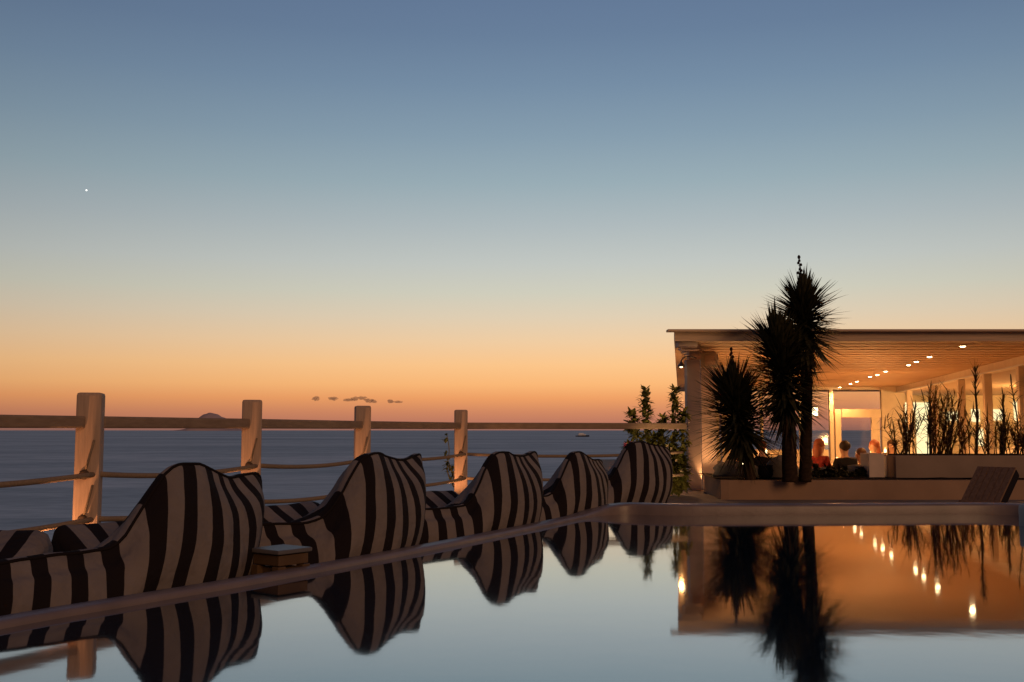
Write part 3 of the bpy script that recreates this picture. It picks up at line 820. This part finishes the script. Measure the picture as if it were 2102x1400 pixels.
# rocks round the yuccas
rocks = [(1500, 968, 20.6, 0.34, 0.22, 'wide flat pale rock left of the small yucca'), (1490, 960, 20.9, 0.22, 0.2, 'small pale rock close to the pavilion pier'), (1545, 972, 20.7, 0.22, 0.17, 'pale rock at the foot of the small yucca'),
         (1607, 966, 20.4, 0.30, 0.30, 'tall pale rock left of the tall yucca trunks'), (1690, 977, 20.6, 0.30, 0.14, 'low dark rock right of the tall yucca'), (1752, 974, 20.7, 0.30, 0.17, 'low rock beside the short plaster pillar')]
for i, (u, v, D, w_, h_, lb) in enumerate(rocks):
    p = P(u, v, D)
    o = MB().blob((p.x, D, bz + h_ * 0.55), (w_, w_ * 0.8, h_ * 0.9), 3, 0.35, 1.4, i * 3.3).build('rock', M['stone'], None, smooth=True)
    tag(o, lb, 'rock', 'rocks in the planting bed')
p = P(1572, 990, 19.75)
t = thing('clay_pot', (p.x, p.y, bz + 0.0), 'dark round clay pot between the small and the tall yucca', 'pot')
putp(MB().lathe((0, 0, 0.03), [(0.10, 0), (0.14, 0.06), (0.15, 0.14), (0.13, 0.22), (0.14, 0.24), (0.11, 0.245), (0.10, 0.18)], 20).build('vessel', M['cushion'], None, smooth=True), t)


# ------------------------------------------------------------------ plants
def blade(mb, base, d, L, wdt, droop, segs=3, fold=0.25):
    d = d.normalized(); side = d.cross(Vector((0, 0, 1)))
    side = side.normalized() if side.length > 1e-3 else Vector((1, 0, 0))
    up = side.cross(d).normalized()
    vs = []; fs = []
    for i in range(segs + 1):
        t = i / segs
        c = base + d * (L * t) + Vector((0, 0, -droop * L * t * t))
        ww = wdt * (1 - t ** 1.6) * (0.7 + 0.9 * t if t < 0.4 else 1.06) + 0.0015
        vs += [c - side * ww, c - up * ww * fold, c + side * ww]
    for i in range(segs):
        a = i * 3
        fs += [(a, a + 1, a + 4, a + 3), (a + 1, a + 2, a + 5, a + 4)]
    mb.add(vs, fs)


def crown(stem, count, L, rnd, lo=-35, hi=85, wdt=0.02, droop=0.10, bias=1.0):
    mb = MB(); m = len(stem) - 1
    for i in range(count):
        q = (i + rnd.random()) / count
        k = q * m; j = min(int(k), m - 1); base = stem[j].lerp(stem[j + 1], k - j)
        e = math.radians(lo + (hi - lo) * (q ** bias) + rnd.gauss(0, 19)); a = rnd.random() * 6.2832
        d = Vector((math.cos(a) * math.cos(e), math.sin(a) * math.cos(e), math.sin(e)))
        blade(mb, base + d * 0.02, d, L * rnd.uniform(0.55, 1.08), wdt * rnd.uniform(0.8, 1.2), droop * rnd.uniform(0.3, 1.8))
    return mb


def skirt(stem, count, L, rnd):
    mb = MB(); m = len(stem) - 1
    for i in range(count):
        k = rnd.random() * m; j = min(int(k), m - 1); base = stem[j].lerp(stem[j + 1], k - j)
        e = math.radians(rnd.uniform(-85, -50)); a = rnd.random() * 6.2832
        d = Vector((math.cos(a) * math.cos(e), math.sin(a) * math.cos(e), math.sin(e)))
        blade(mb, base + d * 0.05, d, L * rnd.uniform(0.6, 1.1), 0.017, 0.05)
    return mb


def flower(mb, base, hgt, rnd, lean=(0.0, 0.0)):
    top = base + Vector((lean[0], lean[1], hgt))
    mb.tube([base, base.lerp(top, 0.5), top], [0.016, 0.012, 0.006], 6)
    for i in range(16):
        q = 0.35 + 0.65 * i / 16; a = i * 2.4; r = 0.10 * (1.15 - q)
        p = base.lerp(top, q); e = p + Vector((math.cos(a) * r, math.sin(a) * r, 0.02))
        mb.tube([p, e], 0.004, 4)
        if rnd.random() < 0.75:
            mb.lathe(e + Vector((0, 0, -0.05)), [(0.006, -0.005), (0.022, 0.0), (0.026, 0.025), (0.015, 0.045), (0.004, 0.055)], 7)
    mb.lathe(top + Vector((0, 0, -0.02)), [(0.01, 0), (0.03, 0.03), (0.028, 0.06), (0.008, 0.085)], 8)


def yucca(label, stems, seed):
    """stems: trunk pixel polyline, depth, crown range, blade length"""
    rnd = random.Random(seed)
    b0 = P(*stems[0]['pts'][0], stems[0]['D'])
    t = thing('yucca_tree', (b0.x, b0.y, bz), label, 'yucca')
    bpy.context.view_layer.update()
    for s in stems:
        pts = [P(u, v, s['D'] + s.get('dd', 0) * i) for i, (u, v) in enumerate(s['pts'])]
        pts[0].z = bz - 0.02
        line = catmull(pts, 8); nl = len(line)
        MB().tube([p + Vector((0.012 * noise.noise(p * 4), 0.012 * noise.noise(p * 4 + Vector((9, 0, 0))), 0)) for p in line],
                  [s['r'] * (1.25 - 0.5 * i / nl) for i in range(nl)], 12).build('trunk', M['bark'], t, smooth=True)
        c0 = int(nl * s['c0']); st = line[c0:]
        crown(st, s['n'], s['L'], rnd, s.get('lo', -40), s.get('hi', 88), s.get('w', 0.019), s.get('droop', 0.1), s.get('bias', 1.0)).build('crown', M['yucca'], t, fixn=False)
        if s.get('skirt'):
            k0 = int(nl * s['skirt'][0]); k1 = int(nl * s['skirt'][1])
            skirt(line[k0:k1 + 1], s['skirt'][2], s['L'] * 0.75, rnd).build('dry_or_lit_leaves', M['yuccadead'], t, fixn=False)
        if s.get('fl'):
            mb = MB(); flower(mb, line[-1], s['fl'], rnd, (s.get('fx', 0), 0)); mb.build('flower_stalk', M['bell'], t, smooth=True)
    return t


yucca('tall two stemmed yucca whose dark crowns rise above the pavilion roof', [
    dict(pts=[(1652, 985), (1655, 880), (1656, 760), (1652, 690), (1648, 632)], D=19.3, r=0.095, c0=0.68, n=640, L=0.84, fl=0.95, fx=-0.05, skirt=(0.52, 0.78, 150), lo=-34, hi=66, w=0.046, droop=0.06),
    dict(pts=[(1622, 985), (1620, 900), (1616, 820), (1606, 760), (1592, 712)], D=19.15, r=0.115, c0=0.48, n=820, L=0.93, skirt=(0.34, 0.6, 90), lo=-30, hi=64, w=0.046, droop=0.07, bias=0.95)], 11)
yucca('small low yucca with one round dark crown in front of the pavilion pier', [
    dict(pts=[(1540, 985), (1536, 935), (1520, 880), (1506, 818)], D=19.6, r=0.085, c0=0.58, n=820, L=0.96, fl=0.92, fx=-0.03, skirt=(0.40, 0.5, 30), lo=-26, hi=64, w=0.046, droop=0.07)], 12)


def leafy(mb, base, d, L, wdt, segs=3):           # a broad pointed leaf
    d = d.normalized(); side = d.cross(Vector((0, 0, 1)))
    side = side.normalized() if side.length > 1e-3 else Vector((1, 0, 0))
    prof = [0.15, 0.9, 0.85, 0.05] if segs == 3 else [0.2, 1, 0.05]
    vs = []; fs = []
    for i, k in enumerate(prof):
        t = i / (len(prof) - 1); c = base + d * (L * t) + Vector((0, 0, -0.15 * L * t * t))
        vs += [c - side * wdt * k, c + Vector((0, 0, -0.15 * wdt * k)), c + side * wdt * k]
    for i in range(len(prof) - 1):
        a = i * 3; fs += [(a, a + 1, a + 4, a + 3), (a + 1, a + 2, a + 5, a + 4)]
    mb.add(vs, fs)


def shrub(name, label, cat, stems, D, seed, leaf=(0.20, 0.042), per=26, zbase=DECK, mats=('ole', 'olestem'), dens=1.0, flowers=()):
    rnd = random.Random(seed); b0 = P(*stems[0][0], D)
    t = thing(name, (b0.x, D, zbase), label, cat); bpy.context.view_layer.update()
    lv = MB(); sm = MB()
    for st in stems:
        dd = rnd.uniform(-0.35, 0.35)
        pts = [P(u, v, D + dd * i / len(st)) for i, (u, v) in enumerate(st)]
        line = catmull(pts, 7); nl = len(line)
        sm.tube(line, [0.014 * (1.1 - 0.7 * i / nl) for i in range(nl)], 6)
        for i in range(int(per * dens)):
            q = rnd.random() ** 0.8; p = line[min(nl - 1, int(q * nl))]
            a = rnd.random() * 6.283; e = math.radians(rnd.uniform(-35, 55))
            d = Vector((math.cos(a) * math.cos(e), math.sin(a) * math.cos(e), math.sin(e)))
            br = rnd.uniform(0.0, 0.16) * (1.2 - q)
            p2 = p + d * br
            if br > 0.05: sm.tube([p, p2], 0.004, 4)
            for _ in range(3 if q < 0.8 else 2):
                d2 = (d + Vector((rnd.gauss(0, .6), rnd.gauss(0, .6), rnd.gauss(0, .5)))).normalized()
                leafy(lv, p2, d2, leaf[0] * rnd.uniform(0.6, 1.15), leaf[1] * rnd.uniform(0.7, 1.2))
    sm.build('stems', M[mats[1]], t, smooth=True); lv.build('foliage', M[mats[0]], t, fixn=False)
    for (u, v, r, mk) in flowers:
        p = P(u, v, D - 0.3); fb = MB()
        for k2 in range(6):
            a = k2 * 1.05; leafy(fb, p, Vector((math.cos(a), -0.5, math.sin(a))), r, r * 0.45, 2)
        fb.build('flower', M[mk], t, fixn=False)
    return t


shrub('flowering_shrub', 'leafy flowering shrub with two tall sprigs between the last bean bag and the pavilion column', 'shrub',
      [[(1345, 1000), (1335, 930), (1326, 860), (1325, 803)], [(1372, 1000), (1380, 930), (1386, 860), (1387, 803)], [(1330, 1000), (1318, 930), (1300, 880), (1296, 850)],
       [(1360, 1000), (1362, 940), (1358, 890), (1362, 858)], [(1390, 1000), (1398, 950), (1400, 890), (1404, 845)], [(1385, 1000), (1385, 960), (1378, 920)], [(1350, 1000), (1340, 960), (1345, 900)],
       [(1395, 1000), (1400, 970), (1395, 930)], [(1315, 1000), (1300, 950), (1293, 915)]], 20.4, 21, per=105,
      flowers=((1283, 912, 0.06, 'pink'), (1294, 909, 0.05, 'pink'), (1370, 915, 0.04, 'pale'), (1399, 965, 0.05, 'pale'), (1378, 921, 0.035, 'pale'), (1388, 945, 0.035, 'pale')))
shrub('climbing_vine', 'thin leafy vine hanging beside the corner fence post', 'vine', [[(932, 1000), (918, 965), (922, 925), (917, 890)], [(934, 995), (925, 960), (915, 935)]], 18.9, 22, leaf=(0.12, 0.035), per=13)
shrub('ground_shrub', 'low dark spreading shrub in front of the diners, right of the tall yucca', 'shrub', [[(1690, 985), (1680, 968), (1668, 955)], [(1700, 985), (1702, 970), (1700, 958)], [(1720, 985), (1728, 972), (1735, 964)], [(1745, 985), (1752, 974), (1768, 964)], [(1730, 985), (1716, 976), (1712, 966)], [(1760, 985), (1770, 976), (1778, 970)]], 20.2, 23,
      leaf=(0.10, 0.03), per=60, zbase=bz, mats=('yucca', 'bark'))


def reed(label, u, seed, top, kind='bushy', D=20.4, n=5):
    rnd = random.Random(seed); b = P(u, 936, D); b.z = pz + 0.01
    t = thing('reed_plant', b, label, 'plant', 'reedy plants in the planter box'); bpy.context.view_layer.update()
    st = MB(); lf = MB(); lw = MB()
    if kind == 'tall':
        tp_ = P(u + top[0], top[1], D); line = catmull([b, b.lerp(tp_, 0.4) + Vector((0.03, 0, 0)), b.lerp(tp_, 0.75), tp_], 8)
        st.tube(line, [0.03 * (1.1 - 0.85 * i / len(line)) for i in range(len(line))], 7)
        for i in range(70):
            q = rnd.random() * 0.97; p = line[int(q * (len(line) - 1))]; a = rnd.random() * 6.283; e = math.radians(rnd.uniform(50, 80))
            d = Vector((math.cos(a) * math.cos(e), math.sin(a) * math.cos(e), math.sin(e))); blade(lf, p, d, rnd.uniform(0.16, 0.36) * (1.2 - 0.5 * q), 0.014, 0.15)
        for a in range(5):
            d = Vector((rnd.gauss(0, .25), rnd.gauss(0, .25), 1)); blade(lf, line[-2], d, rnd.uniform(0.2, 0.34), 0.008, 0.02)
    elif kind == 'arching':
        tp_ = P(u + top[0], top[1], D); line = catmull([b, b.lerp(tp_, 0.5) + Vector((0.05, 0, 0)), tp_], 10)
        st.tube(line, [0.018 * (1.1 - 0.7 * i / len(line)) for i in range(len(line))], 6)
        for i in range(34):
            q = 0.15 + 0.85 * i / 33; p = line[int(q * (len(line) - 1))]; a = i * 2.9 + rnd.gauss(0, 0.3); e = math.radians(rnd.uniform(30, 60))
            d = Vector((math.cos(a) * math.cos(e), 0.6 * math.sin(a) * math.cos(e), math.sin(e))); blade(lf, p, d, rnd.uniform(0.3, 0.5), 0.016, rnd.uniform(0.3, 0.75), 6)
    else:
        for k2 in range(n):
            h = (936 - top[1]) * rnd.uniform(0.55, 1.0); e_ = P(u + rnd.gauss(0, 15) + top[0], 936 - h, D + rnd.gauss(0, .1))
            s0 = b + Vector((rnd.gauss(0, .07), rnd.gauss(0, .07), 0)); line = catmull([s0, s0.lerp(e_, 0.5) + Vector((rnd.gauss(0, .03), 0, 0.02)), e_], 7)
            st.tube(line, [0.011 * (1.1 - 0.7 * i / len(line)) for i in range(len(line))], 5)
            for i in range(19):
                q = 0.15 + 0.85 * rnd.random(); p = line[int(q * (len(line) - 1))]; a = rnd.random() * 6.283; e = math.radians(rnd.uniform(15, 80))
                d = Vector((math.cos(a) * math.cos(e), math.sin(a) * math.cos(e), math.sin(e))); blade(lf if rnd.random() < 0.5 else lw, p, d, rnd.uniform(0.16, 0.48), 0.012, rnd.uniform(0, 0.8), 4)
    st.build('stem', M['reed'], t, smooth=True); lf.build('leaves', M['reed'], t, fixn=False)
    if lw.f: lw.build('dry_or_lit_leaves', M['reedlit'], t, fixn=False)  # reed leaves coloured as if lit from inside the pavilion


reed('leftmost thin reedy plant hanging over the planter end', 1836, 31, (-12, 848), n=4)
reed('sparse reedy plant second from the planter end', 1858, 32, (-4, 846), n=5)
reed('dense dark reedy plant with forked top left of the lit doorway', 1868, 33, (8, 826), n=8)
reed('tall bushy reedy plant with feathery top in the left half of the planter', 1915, 34, (6, 788), n=13)
reed('dark bushy reedy plant before the second partition post', 1938, 35, (4, 806), n=12)
reed('warm toned feathery plant right of the bushy one', 1955, 36, (6, 800), n=9)
reed('low loose reedy plant left of the tallest spike', 1978, 37, (0, 852), n=5)
reed('tallest single spike plant standing in the planter', 2004, 38, (-2, 758), 'tall')
reed('low dense dark plant between the tall spike and the arching reed', 2052, 39, (4, 838), n=10)
reed('pointed dark plant rising from the low dense clump', 2058, 40, (2, 818), 'tall')
reed('arching reed with long drooping leaves near the right edge', 2090, 41, (-14, 790), 'arching')
reed('low reedy plant at the right end under the arching reed', 2086, 42, (4, 866), n=7)
reed('thin reedy plant cut by the right edge', 2110, 43, (0, 850), n=7)
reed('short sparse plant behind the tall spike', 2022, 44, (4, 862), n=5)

# ------------------------------------------------------------------ people at the tables
def skinned(name, verts, edges, radii, m, parent, root=0, sub=2):
    me = bpy.data.meshes.new(name); me.from_pydata([tuple(v) for v in verts], edges, [])
    o = bpy.data.objects.new(name, me); COL.objects.link(o)
    md = o.modifiers.new('skin', 'SKIN'); md.use_smooth_shade = True
    sv = me.skin_vertices[0].data
    for i, r in enumerate(radii):
        sv[i].radius = (r, r) if not isinstance(r, tuple) else r
        sv[i].use_root = (i == root)
    sb = o.modifiers.new('sub', 'SUBSURF'); sb.levels = sub; sb.render_levels = sub
    dg = bpy.context.evaluated_depsgraph_get(); dg.update()
    m2 = bpy.data.meshes.new_from_object(o.evaluated_get(dg)); o.modifiers.clear(); o.data = m2
    m2.materials.clear(); m2.materials.append(m)
    m2.polygons.foreach_set('use_smooth', [True] * len(m2.polygons))
    putp(o, parent); return o


def person(u, v, D, face, label, cloth, hair, long_hair=False, scale=1.0):
    """seated figure whose head top is seen at (u, v); local +y is the way it faces"""
    top = P(u, v, D); S = 1.22 * scale
    seat = top.z - 0.90 * S
    t = thing('person', (top.x, top.y, FLOOR), label, 'person', 'people sitting in the restaurant', face)
    k = lambda x, y, z: Vector((x * S, y * S, z * S + seat - FLOOR))
    V = [k(0, 0, 0.10), k(0, 0.0, 0.28), k(0, 0.01, 0.46), k(0, 0.02, 0.57), k(0, 0.03, 0.65), k(0, 0.05, 0.74), k(0, 0.06, 0.84)]
    R = [0.15, 0.135, 0.15, 0.075, 0.052, 0.078, 0.075]; R = [(r * S * 1.15, r * S) for r in R]
    E = [(i, i + 1) for i in range(6)]
    def add(pt, r, par):
        V.append(pt); R.append((r * S, r * S)); E.append((par, len(V) - 1)); return len(V) - 1
    add(k(0, 0.15, 0.755), 0.014, 5)                               # nose
    for s in (-1, 1):
        add(k(s * 0.085, 0.045, 0.765), 0.014, 5)                  # ear
        a = add(k(s * 0.17, 0.01, 0.53), 0.062, 2); b = add(k(s * 0.22, 0.05, 0.28), 0.047, a); c = add(k(s * 0.16, 0.27, 0.22), 0.036, b); h = add(k(s * 0.14, 0.34, 0.23), 0.034, c)
        for q, (dx, L_) in enumerate(((-0.03, 0.065), (-0.01, 0.075), (0.01, 0.072), (0.03, 0.055))):
            f1 = add(k(s * 0.14 + dx, 0.385, 0.235), 0.0095, h); add(k(s * 0.14 + dx * 1.2, 0.385 + L_ * 0.6, 0.215), 0.008, f1)
        th = add(k(s * 0.105, 0.32, 0.235), 0.011, h); add(k(s * 0.09, 0.36, 0.235), 0.009, th)
        hp = add(k(s * 0.10, 0.03, 0.07), 0.088, 0); kn = add(k(s * 0.12, 0.45, 0.06), 0.06, hp); an = add(k(s * 0.12, 0.47, -0.36), 0.040, kn); add(k(s * 0.12, 0.60, -0.40), 0.038, an)
    body = skinned('body', V, E, R, M['skin'], t)
    # clothing: a slightly larger skin over torso and sleeves
    V2 = [k(0, -0.005, 0.06), k(0, -0.005, 0.28), k(0, 0.0, 0.46), k(0, 0.015, 0.56), k(0, 0.022, 0.595)]; R2 = [(0.185 * S, 0.165 * S), (0.175 * S, 0.15 * S), (0.20 * S, 0.155 * S), (0.11 * S, 0.09 * S), (0.07 * S, 0.065 * S)]
    E2 = [(0, 1), (1, 2), (2, 3), (3, 4)]
    for s in (-1, 1):
        i0 = len(V2); V2 += [k(s * 0.19, 0.0, 0.52), k(s * 0.235, 0.045, 0.28), k(s * 0.17, 0.24, 0.22)]; R2 += [(0.078 * S,) * 2, (0.062 * S,) * 2, (0.048 * S,) * 2]
        E2 += [(2, i0), (i0, i0 + 1), (i0 + 1, i0 + 2)]
    skinned('jacket', V2, E2, R2, cloth, t)
    V3 = [k(0, 0, 0.04)]; R3 = [(0.16 * S, 0.15 * S)]; E3 = []
    for s in (-1, 1):
        i0 = len(V3); V3 += [k(s * 0.105, 0.05, 0.07), k(s * 0.12, 0.46, 0.06), k(s * 0.12, 0.475, -0.33)]; R3 += [(0.10 * S,) * 2, (0.073 * S,) * 2, (0.055 * S,) * 2]; E3 += [(0, i0), (i0, i0 + 1), (i0 + 1, i0 + 2)]
    skinned('trousers', V3, E3, R3, M['hairdark'], t)
    hb = MB(); hb.blob(k(0, 0.015, 0.815), (0.105 * S, 0.108 * S, 0.105 * S), 3, 0.10, 2.2, u)
    if long_hair: hb.blob(k(0, -0.045, 0.68), (0.10 * S, 0.07 * S, 0.17 * S), 3, 0.12, 2.0, u + 2)
    putp(hb.build('hair', hair, None, smooth=True), t)
    eb_ = MB()
    for s in (-1, 1): eb_.blob(k(s * 0.034, 0.128, 0.785), (0.012 * S,) * 3, 1, 0.0)
    putp(eb_.build('eyes', M['hairdark'], None, smooth=True), t)
    # low bench under the sitter
    st = thing('bench_stool', (top.x, top.y, FLOOR), 'low stool under ' + label.split(',')[0], 'stool', 'stools at the dining tables', face)
    putp(MB().box((0, 0.06, seat - FLOOR - 0.035), (0.46, 0.46, 0.07), bev=0.02).build('seat', M['tablewood'], None), st)
    for sx_ in (-1, 1):
        for sy_ in (-1, 1): putp(MB().box((sx_ * 0.17, 0.06 + sy_ * 0.17, (seat - FLOOR - 0.07) / 2), (0.05, 0.05, seat - FLOOR - 0.07)).build('leg', M['tablewood'], None), st)
    return t


person(1680, 902, 25.0, math.radians(-60), 'red haired person in a patterned red top right beside the yucca trunk', M['red'], M['hairred'], True)
person(1735, 906, 24.6, math.radians(15), 'person in a broad black jacket seen from behind, in the middle of the doorway', M['black'], M['hairdark'])
person(1769, 921, 24.9, math.radians(60), 'person with brown hair bending low left of the short pillar', M['tan'], M['hairbrown'], True, 0.92)
person(1796, 904, 26.4, math.radians(100), 'person in maroon whose head shows just above the short pillar', M['maroon'], M['hairred'], True)
person(1831, 903, 27.2, math.radians(170), 'fair haired person in tan behind the left end of the planter', M['tan'], M['hairbrown'], True)
person(1562, 904, 24.4, math.radians(-25), 'person in a dark top with red hair between the two yuccas', M['black'], M['hairred'])
person(1512, 925, 24.8, math.radians(30), 'person in red hidden behind the small yucca', M['red'], M['hairdark'])

# ------------------------------------------------------------------ lounger at the right
lp = P(2003, 1032, 16.6)
lg = thing('sun_lounger', (lp.x, lp.y, DECK), 'low wooden sun lounger with raised back and dark cushion behind the far rim', 'sun lounger', None, math.radians(38))
tilt = Matrix.Rotation(math.radians(47), 4, 'Y')
bm_ = Matrix.Translation((0.05, 0, 0.06)) @ tilt
def slab(c, size, bev, nm, m_):
    mb = MB().box(c, size, bev=bev); mb.v = [bm_ @ v for v in mb.v]; return putp(mb.build(nm, m_, None, smooth=False), lg)
for i in range(6): slab((0.0, -0.27 + 0.108 * i, 0.46), (0.03, 0.10, 0.92), 0.006, 'back_slat', M['wood'])
slab((0.105, 0.0, 0.47), (0.17, 0.64, 0.92), 0.04, 'back_cushion', M['cushion'])
slab((-0.03, 0.0, 0.08), (0.03, 0.66, 0.06), 0.006, 'batten', M['wood']); 
putp(MB().box((-0.50, 0, 0.045), (1.05, 0.64, 0.06), bev=0.01).build('seat', M['wood'], None), lg)
for sx_ in (-0.9, 0.0):
    for sy_ in (-0.27, 0.27): putp(MB().box((sx_, sy_, 0.007), (0.06, 0.06, 0.014)).build('foot', M['wood'], None), lg)

# ------------------------------------------------------------------ far things: yacht, island, clouds, evening star
bp_ = G(1196, 896.5, SEA)
bt = thing('motor_yacht', bp_, 'small white motor yacht far out on the sea', 'boat', None, 0.25)
LB = 30.0
hull = MB(); secs_ = []
for i in range(9):
    q = i / 8; x = -LB / 2 + LB * q; wv_ = 3.6 * (1 - max(0, (q - 0.45) / 0.55) ** 2.2) + 0.05; zt_ = 2.6 + 1.6 * max(0, q - 0.4)
    secs_.append([(x, -wv_, zt_), (x, -wv_ * 0.75, -0.4), (x, wv_ * 0.75, -0.4), (x, wv_, zt_)])
hull.add([p for s_ in secs_ for p in s_], [(i * 4 + j, i * 4 + (j + 1) % 4, (i + 1) * 4 + (j + 1) % 4, (i + 1) * 4 + j) for i in range(8) for j in range(4)] + [(0, 1, 2, 3), (32, 33, 34, 35)])
putp(hull.build('hull', M['boathull'], None), bt)
putp(MB().box((-2.0, 0, 4.2), (17, 5.6, 2.6), bev=0.5).build('cabin', M['boat'], None), bt)
putp(MB().box((-2.0, 0, 4.4), (15.5, 5.75, 0.5), bev=0.1).build('window_band', M['boatglass'], None), bt)
putp(MB().box((-3.5, 0, 6.6), (11, 5.0, 2.0), bev=0.5).build('flybridge', M['boat'], None), bt)
putp(MB().tube([(-4, 0, 7.5), (-4.6, 0, 10.5)], 0.12, 6).build('mast', M['boat'], None), bt)
isl = MB(); DI = 26000.0
pk = [(360, 0), (385, 3), (405, 10), (413, 24), (422, 33), (432, 37.5), (440, 36), (452, 31), (463, 25), (478, 14), (500, 5), (530, 0)]
NX, NY = 60, 14; iv = []
for j in range(NY + 1):
    for i in range(NX + 1):
        u = 360 + 170 * i / NX; w_ = math.sin(math.pi * j / NY)
        h = interp(pk, u) / F * DI * w_ ** 0.8
        h *= 1 + 0.06 * noise.noise(Vector((i * 0.35, j * 0.5, 2)))
        x = (u - CX) / F * DI; iv.append((x, DI + (j - NY / 2) * 150, SEA - 5 + max(0, h) + (0 if h > 1 else -5)))
isl.add(iv, [(j * (NX + 1) + i, j * (NX + 1) + i + 1, (j + 1) * (NX + 1) + i + 1, (j + 1) * (NX + 1) + i) for j in range(NY) for i in range(NX)])
struct(isl.build('hills', M['isle'], smooth=True), 'distant mauve island peak on the sea horizon')


def cloud_mat():
    m = bpy.data.materials.new('dusk_cloud'); m.use_nodes = True
    n = NT(m.node_tree); n.n.clear()
    df = n.new('ShaderNodeBsdfDiffuse'); df.inputs[0].default_value = (0.45, 0.36, 0.36, 1)
    tr = n.new('ShaderNodeBsdfTransparent')
    lw = n.new('ShaderNodeLayerWeight'); lw.inputs[0].default_value = 0.5
    f = n.math('MULTIPLY', n.math('SUBTRACT', 1.0, lw.outputs['Facing']), 0.5)
    mx = n.new('ShaderNodeMixShader'); n.link(f, mx.inputs[0]); n.link(tr.outputs[0], mx.inputs[1]); n.link(df.outputs[0], mx.inputs[2])
    o = n.new('ShaderNodeOutputMaterial'); n.link(mx.outputs[0], o.inputs[0]); return m


cm = cloud_mat(); DC = 30000.0
clouds = [([(648, 818, 7, 4)], 'small dark cloud puff farthest left of the close pair'), ([(684, 818, 8, 4)], 'small dark cloud puff right of the close pair'),
          ([(715, 821, 9, 3), (728, 819, 8, 4), (744, 817, 8, 3.5), (757, 822, 8, 4), (768, 824, 6, 3)], 'longest ragged dark cloud above the third fence post'), ([(802, 824, 6, 3.5), (816, 825, 9, 2)], 'faint cloud streak right of the long ragged cloud')]
for i, (bl_, lb) in enumerate(clouds):
    mb = MB()
    for q, (u, v, a_, b_) in enumerate(bl_):
        p = P(u, v, DC); k = DC / F
        mb.blob(p, (a_ * k * 1.1, a_ * k, b_ * k * 1.1), 3, 0.55, 1.6, i * 5 + q * 1.3)
    tag(mb.build('cloud', cm, None, smooth=True), lb, 'cloud', 'small dark clouds over the horizon')
sp = P(177.5, 390.5, 20000)
tag(MB().blob(sp, (14,) * 3, 2, 0.0).build('evening_star', M['star'], None, smooth=True), 'single white evening star high in the left of the sky', 'star')
